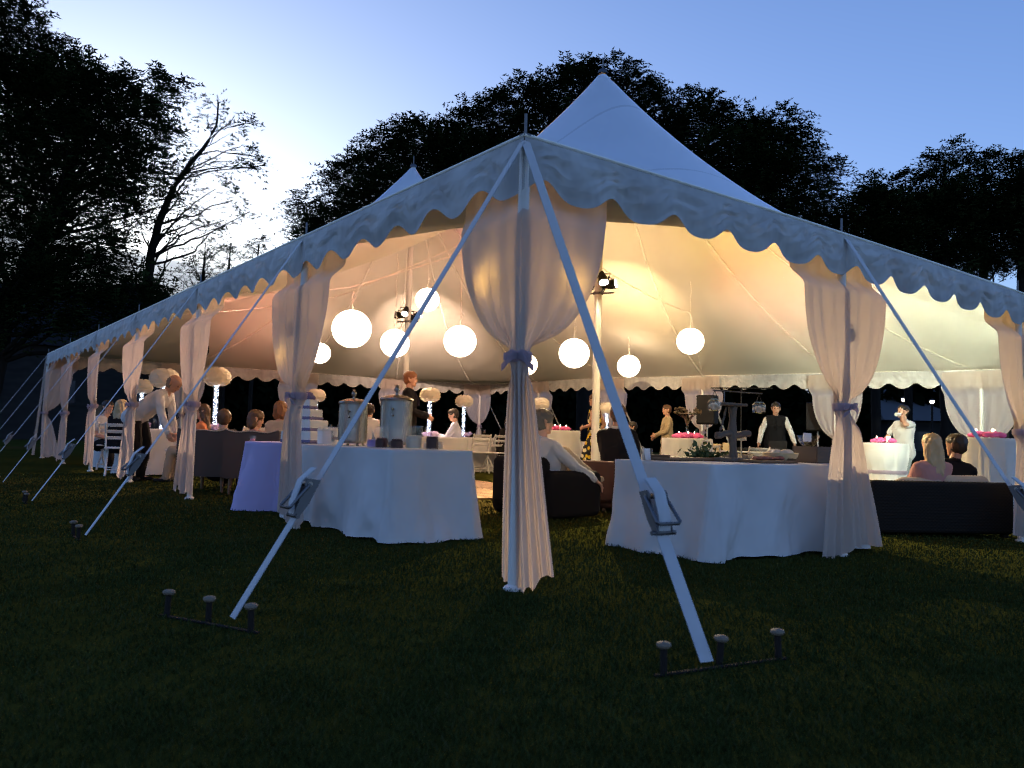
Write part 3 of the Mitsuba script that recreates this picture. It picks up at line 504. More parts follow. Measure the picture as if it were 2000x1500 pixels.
pot('canister', 'round cream canister with scalloped lid beside the cake', 'canister', (0.60, 3.72, ZL), [('body', lathe([(0, 0), (0.095, 0), (0.10, 0.01), (0.10, 0.12), (0, 0.12)], 32), 'icing_mat', 40), ('lid', cat(lathe([(0.104, 0.118), (0.104, 0.135), (0.0, 0.15)], 32), [ico(0.016, (0.085*math.cos(a), 0.085*math.sin(a), 0.142), 1) for a in np.arange(10)*0.628]), 'paper_mat', 40)])
for i in range(7): lone('plate', 'white plate in the low stack at the right end of the drinks table', 'plate', lathe([(0, 0.001), (0.06, 0.001), (0.085, 0.009), (0.087, 0.011), (0.06, 0.004), (0, 0.004)], 32, (0.93, 2.38, ZL+0.0065*i)), 'icing_mat', 40, 'stacked white plates')
k = thing('wedding_cake', 'white square cake of four tiers with dark lilac ribbons, behind the drape', 'cake')
zc = ZC
for i, (w_, h_) in enumerate(((0.36, 0.115), (0.285, 0.11), (0.205, 0.105), (0.13, 0.095))):
    tz = part(k, 'tier', moved(box(w_, w_, h_, (0, 0, h_/2), 0.012), (0.60, 4.22, zc+0.002), 0.5), 'icing_mat', 30); part(tz, 'ribbon', moved(box(w_+0.006, w_+0.006, 0.030, (0, 0, 0.018), 0.006), (0.60, 4.22, zc+0.003), 0.5), 'ribbon_mat', 30); zc += h_
part(k, 'topper', cat(moved(ico(0.05, (0, 0, 0.03), 2), (0.60, 4.22, zc)), [ico(0.025, (0.60+0.045*math.cos(a), 4.22+0.045*math.sin(a), zc+0.02), 1) for a in np.arange(7)*0.9]), 'ribbon_mat', 40)
pot('votive_glass', 'small glass cup with pink wax alone on the round cake table', 'cup', (0.33, 5.0, ZC), [('glass', lathe([(0, 0.003), (0.027, 0.003), (0.029, 0), (0.033, 0.055)], 20), 'glass_mat', 40), ('wax', lathe([(0, 0.004), (0.025, 0.004), (0.026, 0.025), (0, 0.025)], 16), 'candy_pink', 40)])

# ------------------------------------------------------------------ things on the right buffet table
def thing_at(name, lab, c, at, parts, rz=RZ, group=None):
    k = thing(name, lab, c, group)
    for nm, m, mt, s in parts: part(k, nm, moved(m, at, rz), mt, s)
    return k
thing_at('serving_board', 'long dark wooden serving board with greens on the left half of the buffet', 'board', onR(0.29, 0.65), [('board', box(0.78, 0.26, 0.026, (0, 0, 0.013), 0.01), 'wood_mat', 30), ('end_rail', box(0.02, 0.24, 0.018, (-0.37, 0, 0.034), 0.006), 'wood_mat', 30)])
rg = np.random.default_rng(5); lv = []
for i in range(170):
    c = np.array([rg.normal(0.13, 0.10), rg.normal(0, 0.045), 0.03+abs(rg.normal(0, 0.028))*(1.0+1.4*math.exp(-((i % 7)-3)**2))]); d = rg.normal(0, 1, 3); d /= np.linalg.norm(d); e = np.cross(d, rg.normal(0, 1, 3)); e /= np.linalg.norm(e); r = rg.uniform(0.018, 0.035)
    lv.append(tm([c-d*r, c+e*r*0.55, c+d*r, c-e*r*0.55], [[0, 1, 2], [0, 2, 3]]))
lone('salad_greens', 'heap of dark leafy greens on the serving board', 'greens', moved(cat(lv), onR(0.29, 0.65), RZ), 'green_mat'); labels['salad_greens'].update(kind='stuff')
thing_at('serving_board', 'second wooden serving board with sliced meat at the centre of the buffet', 'board', onR(0.50, 0.25), [('board', box(0.46, 0.26, 0.022, (0, 0, 0.011), 0.008), 'wood_mat', 30), ('end_rail', box(0.02, 0.24, 0.014, (0.21, 0, 0.029), 0.005), 'wood_mat', 30)])
for i in range(9): lone('meat_slice', 'folded slice of cured meat on the second serving board', 'food', moved(ico(0.034, (0, 0, 0), 2, (1.1, 0.8, 0.35+0.1*(i % 3))), onR(0.43+0.018*i, 0.22+0.05*(i % 2), 0.034), RZ+i), 'meat_mat', True, 'slices on the serving board')
# rustic display stand: upright log, two crosswise logs, rod with two hanging jars
def log(a, b, r, seed):
    t = np.linspace(0, 1, 14); p = np.outer(1-t, a)+np.outer(t, b); p += 0.010*np.stack([np.sin(t*9+seed), np.cos(t*7+seed), np.sin(t*11+seed*2)], -1)
    m = tube(p, r*(1+0.14*np.sin(t*13+seed)), 10); return m
st = onR(0.40, 0.42)
thing_at('display_stand', 'rustic stand of weathered logs rising from the middle of the buffet', 'stand', st, [('post', log((0, 0, 0), (0.005, 0, 0.43), 0.031, 1), 'log_mat', True), ('foot', box(0.22, 0.18, 0.03, (0, 0, 0.016), 0.01), 'log_mat', 30),
    ('shelf', log((-0.20, 0, 0.205), (0.20, 0, 0.21), 0.025, 2), 'log_mat', True), ('shelf', box(0.27, 0.12, 0.022, (-0.02, 0, 0.437), 0.008), 'log_mat', 30), ('brace', log((-0.02, 0.03, 0.42), (-0.12, 0.03, 0.22), 0.009, 4), 'log_mat', True),
    ('rod', rod((-0.23, 0.0, 0.535), (0.36, 0.0, 0.54), 0.006), 'steel_dark', 40), ('upright', rod((-0.10, 0, 0.44), (-0.10, 0, 0.54), 0.006), 'steel_dark', 40)])
for dx, lab in ((-0.21, 'glass lantern jar hanging at the left of the log stand'), (0.325, 'glass lantern jar hanging at the right of the log stand')):
    thing_at('hanging_jar', lab, 'jar', st, [('glass', lathe([(0, 0.385), (0.046, 0.39), (0.052, 0.41), (0.05, 0.455), (0.036, 0.47), (0.036, 0.478)], 24, (dx, 0, -0.005)), 'glass_mat', 40), ('filling', cat([ico(0.013, (dx+0.035*math.cos(i*2.4)*((i % 3)/2.2), 0.035*math.sin(i*2.4)*((i % 3)/2.2), 0.396+0.011*(i % 4)), 1) for i in range(16)]), 'candy_pale', 40), ('wire', tube([(dx-0.036, 0, 0.47), (dx, 0, 0.535), (dx+0.036, 0, 0.47)], 0.003, 5), 'steel_dark', True)], group='hanging glass jars')
thing_at('sign_card', 'small blank tan card on a little stick stand on the buffet', 'sign', onR(0.52, 0.50), [('card', box(0.115, 0.006, 0.075, (0, 0, 0.20), 0.002), 'card_mat', False), ('stick', rod((0, 0.006, 0), (0, 0.006, 0.18), 0.006), 'card_mat', False), ('foot', box(0.07, 0.05, 0.012, (0, 0, 0.006), 0.003), 'card_mat', False)])
thing_at('bread_basket', 'low tan basket of bread behind the second board', 'basket', onR(0.64, 0.30), [('basket', lathe([(0, 0.004), (0.10, 0.004), (0.13, 0.05), (0.138, 0.075), (0.13, 0.078), (0.10, 0.03)], 28), 'card_mat', 40), ('bread', cat([ico(0.045, (0.06*math.cos(i*1.1), 0.06*math.sin(i*1.1), 0.07), 2, (1.2, 0.8, 0.8)) for i in range(6)]), 'candy_pale', True)])
k = thing_at('crate', 'dark woven crate at the right end of the buffet', 'crate', onR(0.90, 0.30), [('side', box(0.30, 0.012, 0.13, (0, -0.11, 0.066), 0.004), 'log_mat', 30), ('side', box(0.30, 0.012, 0.13, (0, 0.11, 0.066), 0.004), 'log_mat', 30), ('end', box(0.012, 0.205, 0.13, (-0.144, 0, 0.066), 0.004), 'log_mat', 30), ('end', box(0.012, 0.205, 0.13, (0.144, 0, 0.066), 0.004), 'log_mat', 30), ('bottom', box(0.27, 0.2, 0.01, (0, 0, 0.008), 0), 'log_mat', False)])
for j in range(5): part(k, 'slat', moved(box(0.306, 0.004, 0.018, (0, -0.118, 0.018+0.025*j), 0.0015), onR(0.90, 0.30), RZ), 'log_mat')
thing_at('glass_bowl', 'clear glass bowl with folded napkins above the crate', 'bowl', onR(0.86, 0.32, 0.13), [('glass', lathe([(0, 0.0), (0.04, 0.0), (0.075, 0.04), (0.09, 0.09)], 24), 'glass_mat', 40), ('napkin', cat([box(0.07, 0.004, 0.07, (0.012*i-0.03, 0.01*(i % 3), 0.075), 0) for i in range(5)]), 'icing_mat', False)])
for i, (s, t, lab) in enumerate(((0.10, 0.78, 'small clear glass tumbler at the left end of the buffet'), (0.13, 0.86, 'second small glass tumbler at the left of the serving board'))):
    thing_at('tumbler', lab, 'glass', onR(s, t), [('glass', lathe([(0, 0.004), (0.03, 0.004), (0.032, 0), (0.037, 0.085)], 20), 'glass_mat', 40), ('drink', lathe([(0, 0.005), (0.029, 0.005), (0.033, 0.04), (0, 0.04)], 16), 'candy_pale', 40)], group='glass tumblers')
thing_at('place_card', 'small white tent card at the left end of the buffet', 'card', onR(0.06, 0.72), [('front', tm([(-.03, -.02, 0), (.03, -.02, 0), (.03, 0, .085), (-.03, 0, .085)], [[0, 1, 2], [0, 2, 3]]), 'icing_mat', False), ('back', tm([(-.03, .02, 0), (.03, .02, 0), (.03, 0.001, .085), (-.03, .001, .085)], [[0, 1, 2], [0, 2, 3]]), 'icing_mat', False)])
for i in range(3): thing_at('steel_pan', ('left', 'middle', 'right')[i]+' small steel serving pan behind the log stand', 'pan', onR(0.48+0.12*i, 0.76), [('pan', lathe([(0, 0.01), (0.07, 0.01), (0.08, 0.05), (0.088, 0.052)], 24), 'steel_mat', 40), ('food', lathe([(0, 0.045), (0.076, 0.04)], 20), 'candy_pale', 40)], group='steel pans on the buffet')

# ------------------------------------------------------------------ dance floor
nx, ny, ps = 6, 7, 0.6
for i in range(nx):
    for j in range(ny):
        x, y = 1.95+ps*(i+0.5), 5.15+ps*(j+0.5)
        put(fresh('dance_floor__panel'), moved(box(ps-0.006, ps-0.006, 0.024, (0, 0, 0.014), 0.004), (x, y, float(gz(x, y)))), 'floor_mat')
labels['dance_floor'] = {'label': 'portable brown wooden dance floor on the grass in the middle of the tent', 'category': 'dance floor'}

# ------------------------------------------------------------------ dining tables, centrepieces, folding chairs
def centerpiece(lab, x, y, z, hc=0.72, s=1.0):
    k = thing('centerpiece', lab, 'centerpiece', 'lit column centrepieces with paper shades'); rg = np.random.default_rng(int(x*100+y*10))
    part(k, 'column', lathe([(0.0, 0.0), (0.075, 0.0), (0.075, 0.01), (0.05, 0.012), (0.05, hc)], 20, (x, y, z)), 'glass_mat', 40)
    le = []
    for i in range(150):
        a, h = rg.uniform(0, 6.28), rg.uniform(0.015, hc-0.01); q = 0.036*math.sqrt(rg.random()); le.append(trimesh.Trimesh(*_octa(0.0065*rg.uniform(0.7, 1.3), (x+q*math.cos(a), y+q*math.sin(a), z+h)), process=False))
    part(k, 'light_string', cat(le), 'glass_mat', kind='stuff', **lamp((0.62, 0.76, 1.0), 5.5, 0.4))
    pet = []; R1, R2 = 0.205*s, 0.14*s
    for ring in range(7):
        la = -1.15+2.3*ring/6; nn = max(5, int(17*math.cos(la)))
        for j in range(nn):
            lo = 2*PI*(j+0.5*(ring % 2))/nn; c = np.array([R1*math.cos(la)**0.6*math.cos(lo), R1*math.cos(la)**0.6*math.sin(lo), R2*math.sin(la)])
            nrm = np.array([c[0]/R1**2, c[1]/R1**2, c[2]/R2**2]); nrm /= np.linalg.norm(nrm); e1 = np.cross([0, 0, 1.0], nrm); e1 /= np.linalg.norm(e1)+1e-9; e2 = np.cross(nrm, e1); w = 0.040*s
            tilt = nrm*0.018*s; P = [c-e1*w-e2*w, c+e1*w-e2*w+tilt*0.4, c+e1*w+e2*w+tilt, c-e1*w+e2*w+tilt*0.6]; pet.append(tm(P, [[0, 1, 2], [0, 2, 3]]))
    sh = part(k, 'paper_shade', ico(1.0, (x, y, z+hc+R2*0.9), 3, (R1*0.95, R1*0.95, R2*0.95)), 'paper_mat', True)
    part(sh, 'petals', moved(cat(pet), (x, y, z+hc+R2*0.9)), 'paper_mat', kind='stuff')
def _octa(r, c):
    v = np.array([[1, 0, 0], [-1, 0, 0], [0, 1, 0], [0, -1, 0], [0, 0, 1], [0, 0, -1.0]])*r+np.asarray(c); return v, np.array([[0, 2, 4], [2, 1, 4], [1, 3, 4], [3, 0, 4], [2, 0, 5], [1, 2, 5], [3, 1, 5], [0, 3, 5]])
def orchids(lab, x, y, z, r, m, n=34):
    rg = np.random.default_rng(int(abs(x)*77+abs(y)*31)); lone('flower_cluster', lab, 'flowers', cat([ico(rg.uniform(0.022, 0.04), (x+r*math.sqrt(rg.random())*math.cos(a), y+r*math.sqrt(rg.random())*math.sin(a), z+0.03+rg.uniform(0, 0.07)), 1, (1, 1, 0.7)) for a in rg.uniform(0, 6.28, n)]), m, True, 'flowers around the centrepieces')
LT, zt = cloth_table('dining_table', 'long dining table with white cloth at the left, carrying two lit columns', 'table', 1.36, 11.16, 0.06, 2.1, 0.80, 0.75, 'cloth_white', 21, 0.05, 0.03)
centerpiece('lit column with large paper shade right of the third left drape', 1.77, 11.16, zt, 0.80, 1.08); centerpiece('lit column with paper shade above the bending person', 0.90, 11.16, zt, 0.72, 1.08)
orchids('pale lilac flowers at the foot of the column right of the third drape', 1.70, 11.05, zt, 0.14, 'orchid_mat')
ROUND = [(1.12, 13.76, 'round dining table with white cloth at the far left behind the drapes', 'lit column half hidden behind the left drapes'), (4.66, 13.6, 'round dining table behind the cake drape', 'lit column right of the cake table drape'),
         (5.66, 10.42, 'round dining table behind the right urn', 'lit column right of the suited person'), (7.67, 12.28, 'round dining table behind the white folding chairs', 'lit column above the white folding chairs'),
         (9.06, 11.22, 'round dining table behind the corner drape tie', 'lit column just right of the corner drape tie'), (11.1, 11.2, 'round dining table behind the near mast', 'lit column partly behind the near mast')]
for i, (x, y, lt, lc) in enumerate(ROUND):
    _, zt = round_cloth('dining_table', lt, 'table', x, y, 0.76, 0.75, 'cloth_white', 30+i, 0.06, 0.04, 2.2, 'round dining tables')
    centerpiece(lc, x, y, zt, 0.70, 0.92); orchids('lilac and white flowers below the '+lc, x, y-0.02, zt, 0.18, 'orchid_mat')
    for j in range(3):
        a = -2.2+0.95*j+i*0; lone('wine_glass', ('left', 'middle', 'right')[j]+' stemmed glass on the '+lt.replace(' with white cloth', ''), 'glass', lathe([(0.03, 0), (0.004, 0.006), (0.004, 0.08), (0.03, 0.11), (0.033, 0.16), (0.028, 0.19)], 12, (x+0.5*math.cos(a), y+0.5*math.sin(a), zt)), 'glass_mat', 40, 'glasses on the dining tables')
def folding_chair(lab, x, y, rz, group='white folding chairs at the dining tables'):
    k = thing('folding_chair', lab, 'chair', group); at = (x, y, float(gz(x, y)))
    A = lambda nm, m: part(k, nm, moved(m, at, rz), 'chair_mat', 30)
    A('seat', box(0.40, 0.40, 0.03, (0.02, 0, 0.44), 0.01))
    for s in (-1, 1):
        A('leg', tube([(0.24, s*0.19, 0), (0.0, s*0.19, 0.44), (-0.20, s*0.19, 0.84)], 0.016, 6)); A('leg', tube([(-0.22, s*0.165, 0), (0.10, s*0.165, 0.43)], 0.016, 6))
    for h in (0.80, 0.70, 0.60): A('slat', orient(box(0.36, 0.014, 0.055, (0, 0, 0), 0.005), (-0.18+(0.82-h)*0.5, 0, h), (0, 1, 0), (1, 0, 0.5)))
    for xx, h in ((0.17, 0.12), (-0.16, 0.10)): A('stretcher', rod((xx, -0.18, h), (xx, 0.18, h), 0.011))
folding_chair('white folding chair on the left of the pair seen left of the corner drape', 7.48, 11.30, math.radians(70)); folding_chair('white folding chair on the right of the pair seen left of the corner drape', 7.86, 11.28, math.radians(100))
folding_chair('white folding chair beside the bending person', 0.92, 9.75, math.radians(120)); folding_chair('white folding chair at the far left table, below the blond person', 0.20, 10.85, math.radians(75)); folding_chair('white folding chair behind the cake table', 2.05, 10.2, math.radians(100))
folding_chair('white folding chair by the equipment table in front of the person in the vest', 9.95, 6.0, math.radians(60)); folding_chair('white folding chair left of the equipment table', 9.25, 6.45, math.radians(30)); folding_chair('white folding chair left of the left round table', 0.45, 12.75, math.radians(60))

# ------------------------------------------------------------------ cocktail tables with pink flowers and candles
def candle_ring(lab, x, y, z, s=1.0):
    rg = np.random.default_rng(int(x*50+y*70)); k = thing('pink_boa', lab, 'table decoration', 'pink decorations on the cocktail tables'); n = 46
    a = rg.uniform(0, 6.28, n); q = 0.20*s*np.sqrt(rg.uniform(0.1, 1, n))
    part(k, 'petals', cat([ico(rg.uniform(0.028, 0.05)*s, (x+q[i]*math.cos(a[i]), y+q[i]*math.sin(a[i]), z+0.03+0.05*s*(1-(q[i]/(0.2*s))**2)*rg.random()), 1, (1.2, 1, 0.7)) for i in range(n)]), 'pink_mat', True, kind='stuff')
    for i in range(3):
        c = (x+0.13*s*math.cos(2.1*i-2.3), y+0.13*s*math.sin(2.1*i-2.3))
        cd = part(k, 'candle', lathe([(0, 0.0), (0.022, 0.0), (0.022, 0.075), (0, 0.075)], 12, (c[0], c[1], z+0.005)), 'icing_mat', 40)
        part(cd, 'flame', ico(0.011, (c[0], c[1], z+0.092), 1, (1, 1, 1.8)), 'icing_mat', True, **lamp((1.0, 0.72, 0.40), 9.0, 0.1))
_, z = round_cloth('cocktail_table', 'tall cocktail table with white pleated cloth behind the heavy person in the white shirt', 'table', 8.04, 9.27, 0.40, 0.98, 'cloth_bar', 41, 0.04, 0.035, 5.0, None, 0.02); candle_ring('pink decoration with bright candles right of the corner drape', 8.04, 9.27, z)
_, z = round_cloth('cocktail_table', 'white cocktail table behind the greens, with a tall dark arrangement', 'table', 7.79, 5.72, 0.41, 0.915, 'cloth_bar', 42, 0.04, 0.03, 5.0, None, 0.02); candle_ring('pink decoration at the foot of the tall dark arrangement', 7.79, 5.72, z, 1.15)
_, z3 = round_cloth('cocktail_table', 'brightly lit white cocktail table beside the drinking person, tied with a lilac band', 'table', 10.41, 3.79, 0.36, 1.02, 'cloth_bar', 43, 0.07, 0.025, 5.0, None, 0.02, (0.55, 0.16, 0.16)); candle_ring('pink decoration on the brightly lit cocktail table', 10.41, 3.79, z3, 0.95)
lone('table_band', 'lilac band round the brightly lit cocktail table', 'band', lathe([(0.335, -0.03), (0.345, -0.02), (0.345, 0.02), (0.335, 0.03)], 40, (10.41, 3.79, float(gz(10.41, 3.79))+0.55)), 'sash_mat', True)
_, z = round_cloth('cocktail_table', 'white cocktail table at the far right in front of the wide drape', 'table', 8.26, 1.26, 0.36, 1.07, 'cloth_bar', 44, 0.05, 0.03, 5.0, None, 0.02); candle_ring('pink decoration on the cocktail table at the far right', 8.26, 1.26, z, 0.95)
zt = float(gz(7.79, 5.72))+0.92; rg = np.random.default_rng(9)
k = thing('tall_arrangement', 'tall clear vase spreading into dark branches above the white cocktail table', 'vase'); part(k, 'vase', lathe([(0, 0), (0.07, 0.0), (0.07, 0.01), (0.025, 0.05), (0.022, 0.22), (0.05, 0.30)], 16, (7.79, 5.72, zt)), 'glass_mat', 40)
br = []
for i in range(26):
    a = rg.uniform(0, 6.28); q = rg.uniform(0.10, 0.25); br.append(tube([(7.79, 5.72, zt+0.20), (7.79+q*0.3*math.cos(a), 5.72+q*0.3*math.sin(a), zt+0.33), (7.79+q*math.cos(a), 5.72+q*math.sin(a), zt+0.40+rg.uniform(0, 0.09))], [0.006, 0.005, 0.003], 5)); br.append(ico(rg.uniform(0.02, 0.035), (7.79+q*math.cos(a), 5.72+q*math.sin(a), zt+0.41+rg.uniform(0, 0.08)), 1, (1, 1, 0.6)))
part(k, 'branches', cat(br), 'log_mat', True, kind='stuff'); part(k, 'tray', moved(lathe([(0, 0), (0.2, 0), (0.21, 0.015), (0, 0.01)], 24), (7.79, 5.72, zt+0.39)), 'steel_mat', 40)

# ------------------------------------------------------------------ lounge seats
def wing_chair(lab, x, y, rz, w):
    k = thing('wingback_chair', lab, 'armchair', 'grey wingback chairs seen from behind'); at = (x, y, 0); A = lambda nm, m, mt='armchair_mat': part(k, nm, moved(m, at, rz), mt, 30)
    t = np.linspace(-1, 1, 25); out = np.array([(q*w/2*(1-0.02*q*q), 0.80-0.035*(1-q*q)+0.012*math.cos(5*q)) for q in t]); poly = np.vstack([out, [(w/2*0.96, 0.20), (-w/2*0.96, 0.20)]])
    import shapely
    b = trimesh.creation.extrude_polygon(shapely.Polygon(poly).buffer(-0.03).buffer(0.03), 0.12, engine='earcut'); q = np.eye(4); q[:3, :3] = np.array([[0, 0, 1], [1, 0, 0], [0, 1, 0]]); b.apply_transform(q)
    A('back', moved(b, (-0.34, 0, 0))); A('seat', box(0.58, w-0.18, 0.24, (0.04, 0, 0.32), 0.05))
    for s in (-1, 1):
        A('arm', box(0.56, 0.10, 0.36, (0.03, s*(w/2-0.06), 0.40), 0.045)); A('wing', box(0.20, 0.07, 0.34, (-0.16, s*(w/2-0.04), 0.62), 0.03))
        for u in (-1, 1): A('leg', rod((u*0.26, s*(w/2-0.09), 0.2), (u*0.28, s*(w/2-0.08), 0.0), 0.028, 0.018), 'wood_mat')
    A('piping', tube(np.c_[t*0-0.345, out[:, 0]*0.985, out[:, 1]-0.004], 0.008, 6), 'cushion_mat')
HD = math.radians(50)
wing_chair('left grey wingback chair, partly behind the drape', 0.60, 7.22, HD, 0.66); wing_chair('right grey wingback chair behind the lilac table cloth', 1.00, 6.62, HD, 0.70)
S0, S1 = np.array([4.89, 0.85]), np.array([6.22, 0.13]); SR = math.atan2(*(S1-S0)[::-1]); SL = np.linalg.norm(S1-S0); sc_ = (S0+S1)/2; sn = np.array([-math.sin(SR), math.cos(SR)]); SZ = float(gz(*sc_))-0.005
k = thing('wicker_sofa', 'low black wicker sofa at the right, seen from behind', 'sofa')
A = lambda nm, m, mt='wicker_mat': part(k, nm, moved(m, (sc_[0], sc_[1], SZ), SR), mt, 30)
A('back', box(SL, 0.14, 0.50, (0, 0.07, 0.29), 0.03)); A('base', box(SL, 0.60, 0.17, (0, 0.44, 0.125), 0.03))
for s in (-1, 1): A('arm', box(0.13, 0.60, 0.36, (s*(SL/2-0.065), 0.44, 0.33), 0.03))
for s in (-1, 1):
    for t in (0.07, 0.68): A('foot', box(0.06, 0.06, 0.05, (s*(SL/2-0.06), t, 0.025), 0.01))
for i in range(16): A('weave_band', box(SL-0.05, 0.006, 0.012, (0, -0.002, 0.075+0.028*i), 0.002))
for s in (-1, 1): A('seat_cushion', box(SL/2-0.16, 0.56, 0.11, (s*(SL/4-0.075), 0.45, 0.265), 0.045), 'cushion_mat')
A('back_cushion', box(0.52, 0.16, 0.34, (0.38, 0.22, 0.43), 0.07), 'cushion_mat'); A('back_cushion', box(0.50, 0.16, 0.30, (-0.10, 0.23, 0.42), 0.07), 'cushion_mat')
k = thing('lounge_chair', 'low black lounge chair under the heavy person in the white shirt', 'armchair')
LCH = (2.78, 3.18, -0.01); LR = math.radians(5); A = lambda nm, m, mt='black_cloth': part(k, nm, moved(m, LCH, LR), mt, 30)
A('seat', box(0.72, 0.66, 0.30, (0.02, 0, 0.19), 0.06)); A('back', box(0.16, 0.74, 0.50, (-0.36, 0, 0.36), 0.06)); A('arm', box(0.74, 0.14, 0.46, (0.0, -0.38, 0.25), 0.06)); A('arm', box(0.74, 0.14, 0.46, (0.0, 0.38, 0.25), 0.06))
k = thing('lounge_chair', 'brown lounge seat under the person in the dark jacket', 'armchair'); LCH2 = (3.98, 3.62, -0.02); LR2 = math.radians(30); A = lambda nm, m, mt='brown_mat': part(k, nm, moved(m, LCH2, LR2), mt, 30)
A('seat', box(0.70, 0.66, 0.30, (0.02, 0, 0.19), 0.06)); A('back', box(0.15, 0.72, 0.46, (-0.36, 0, 0.34), 0.06)); A('arm', box(0.72, 0.14, 0.42, (0, -0.38, 0.23), 0.06)); A('arm', box(0.72, 0.14, 0.42, (0, 0.38, 0.23), 0.06))
k = thing('coffee_table', 'small low table with a white candle between the lounge seats', 'table'); A = lambda nm, m, mt='wood_mat': part(k, nm, moved(m, (3.62, 3.60, -0.02)), mt, 30)
A('top', box(0.44, 0.44, 0.03, (0, 0, 0.36), 0.01))
for a in (-1, 1):
    for b in (-1, 1): A('leg', rod((a*0.18, b*0.18, 0.35), (a*0.19, b*0.19, 0), 0.018))
lone('votive_candle', 'lit votive candle on the small low table', 'candle', lathe([(0, 0), (0.035, 0), (0.037, 0.06), (0, 0.055)], 16, (3.52, 3.50, 0.357)), 'icing_mat', 40)

# ------------------------------------------------------------------ loudspeakers and the equipment table
def loudspeaker(lab, x, y, rz):
    g = float(gz(x, y)); k = thing('loudspeaker', lab, 'speaker', 'black loudspeakers on stands'); at = (x, y, g); A = lambda nm, m, mt='black_mat': part(k, nm, moved(m, at, rz), mt, 30)
    A('cabinet', box(0.34, 0.38, 0.60, (0, 0, 1.55), 0.025)); A('grille', box(0.012, 0.34, 0.54, (0.172, 0, 1.55), 0.004), 'grey_plastic'); A('pole', rod((0, 0, 0.12), (0, 0, 1.25), 0.019), 'steel_mat')
    for a in (0.3, 2.4, 4.5): A('leg', rod((0, 0, 0.55), (0.45*math.cos(a), 0.45*math.sin(a), 0.01), 0.013)); A('brace', rod((0, 0, 0.2), (0.22*math.cos(a), 0.22*math.sin(a), 0.28), 0.008))
loudspeaker('black loudspeaker on a stand left of the log stand', 10.75, 7.80, math.radians(205)); loudspeaker('black loudspeaker on a stand left of the right drape', 12.75, 6.55, math.radians(190))
EQ = (10.9, 6.75); eg = float(gz(*EQ)); er = math.radians(125)
k = thing('equipment_table', 'folding table with audio equipment in front of the person in the vest', 'table'); A = lambda nm, m, mt='black_mat': part(k, nm, moved(m, (EQ[0], EQ[1], eg), er), mt, 30)
A('top', box(1.7, 0.6, 0.03, (0, 0, 0.74), 0.01), 'chair_mat'); A('skirt', box(1.66, 0.02, 0.66, (0, 0.27, 0.38), 0.006), 'black_cloth')
for s in (-1, 1):
    for u in (-1, 1): A('leg', rod((s*0.75, u*0.22, 0.73), (s*0.78, u*0.25, 0), 0.016), 'steel_dark')
def on_eq(name, lab, c, m, mt): lone(name, lab, c, moved(m, (EQ[0], EQ[1], eg+0.756), er), mt, 30)
on_eq('mixing_desk', 'flat black mixing desk on the equipment table', 'mixer', cat(box(0.5, 0.32, 0.06, (0.1, 0, 0.03), 0.01), [lathe([(0, 0), (0.012, 0), (0.010, 0.018), (0, 0.018)], 10, (-0.08+0.06*i, -0.08+0.06*j, 0.06)) for i in range(7) for j in range(4)]), 'black_mat')
on_eq('laptop', 'open laptop on the equipment table', 'laptop', cat(box(0.34, 0.24, 0.016, (-0.45, 0, 0.008), 0.005), orient(box(0.34, 0.22, 0.010, (0, 0, 0), 0.004), (-0.45, 0.15, 0.11), (1, 0, 0), (0, 0.35, 1))), 'grey_plastic')
for i, xx in enumerate((0.5, 0.72)): on_eq('equipment_case', ('larger', 'smaller')[i]+' tan case on the equipment table', 'case', cat(box(0.18, 0.3, 0.12+0.03*(1-i), (xx, 0, 0.075-0.01*i), 0.012), box(0.19, 0.31, 0.012, (xx, 0, 0.09), 0.004)), 'card_mat')
k = thing('light_stand', 'black stand with a crossbar behind the log stand', 'stand'); lp = (11.2, 7.3, float(gz(11.2, 7.3))); part(k, 'pole', rod(lp, (lp[0], lp[1], lp[2]+2.05), 0.016), 'black_mat'); part(k, 'crossbar', rod((lp[0]-0.35, lp[1]+0.5, lp[2]+2.03), (lp[0]+0.35, lp[1]-0.5, lp[2]+2.03), 0.014), 'black_mat')
for a in (0.5, 2.6, 4.7): part(k, 'leg', rod((lp[0], lp[1], lp[2]+0.5), (lp[0]+0.4*math.cos(a), lp[1]+0.4*math.sin(a), lp[2]), 0.012), 'black_mat')

# ------------------------------------------------------------------ people
MF = manifold3d.Manifold
def msph(c, r, n=16): return MF.sphere(r, n).translate([float(q) for q in c])
def cap(a, b, ra, rb=None): return MF.batch_hull([msph(a, ra), msph(b, ra if rb is None else rb)])
def hull(*cr): return MF.batch_hull([msph(c, r) for c, r in cr])
def union(ms): return MF.batch_boolean(ms, manifold3d.OpType.Add)
def soft(m, ref=0.03, it=6, nu=0.53, wr=0.0):
    m = man(m.refine_to_length(ref)); m.merge_vertices(); trimesh.smoothing.filter_taubin(m, lamb=0.5, nu=nu, iterations=it)
    if wr: m.vertices += m.vertex_normals*((meshkit.fbm(m.vertices*np.array([16, 16, 9.0]), 3, 9)-0.5)*wr)[:, None]
    return m
def unit(v): v = np.asarray(v, float); return v/(np.linalg.norm(v)+1e-9)
def ik(a, b, l1, l2, hint):
    d = b-a; L_ = np.linalg.norm(d); L_ = min(max(L_, 0.05), (l1+l2)*0.995); d = unit(d); b = a+d*L_
    c = (l1*l1-l2*l2+L_*L_)/(2*L_); h = math.sqrt(max(l1*l1-c*c, 0)); hint = np.asarray(hint, float); p = unit(hint-d*(hint @ d)); return a+d*c+p*h, b
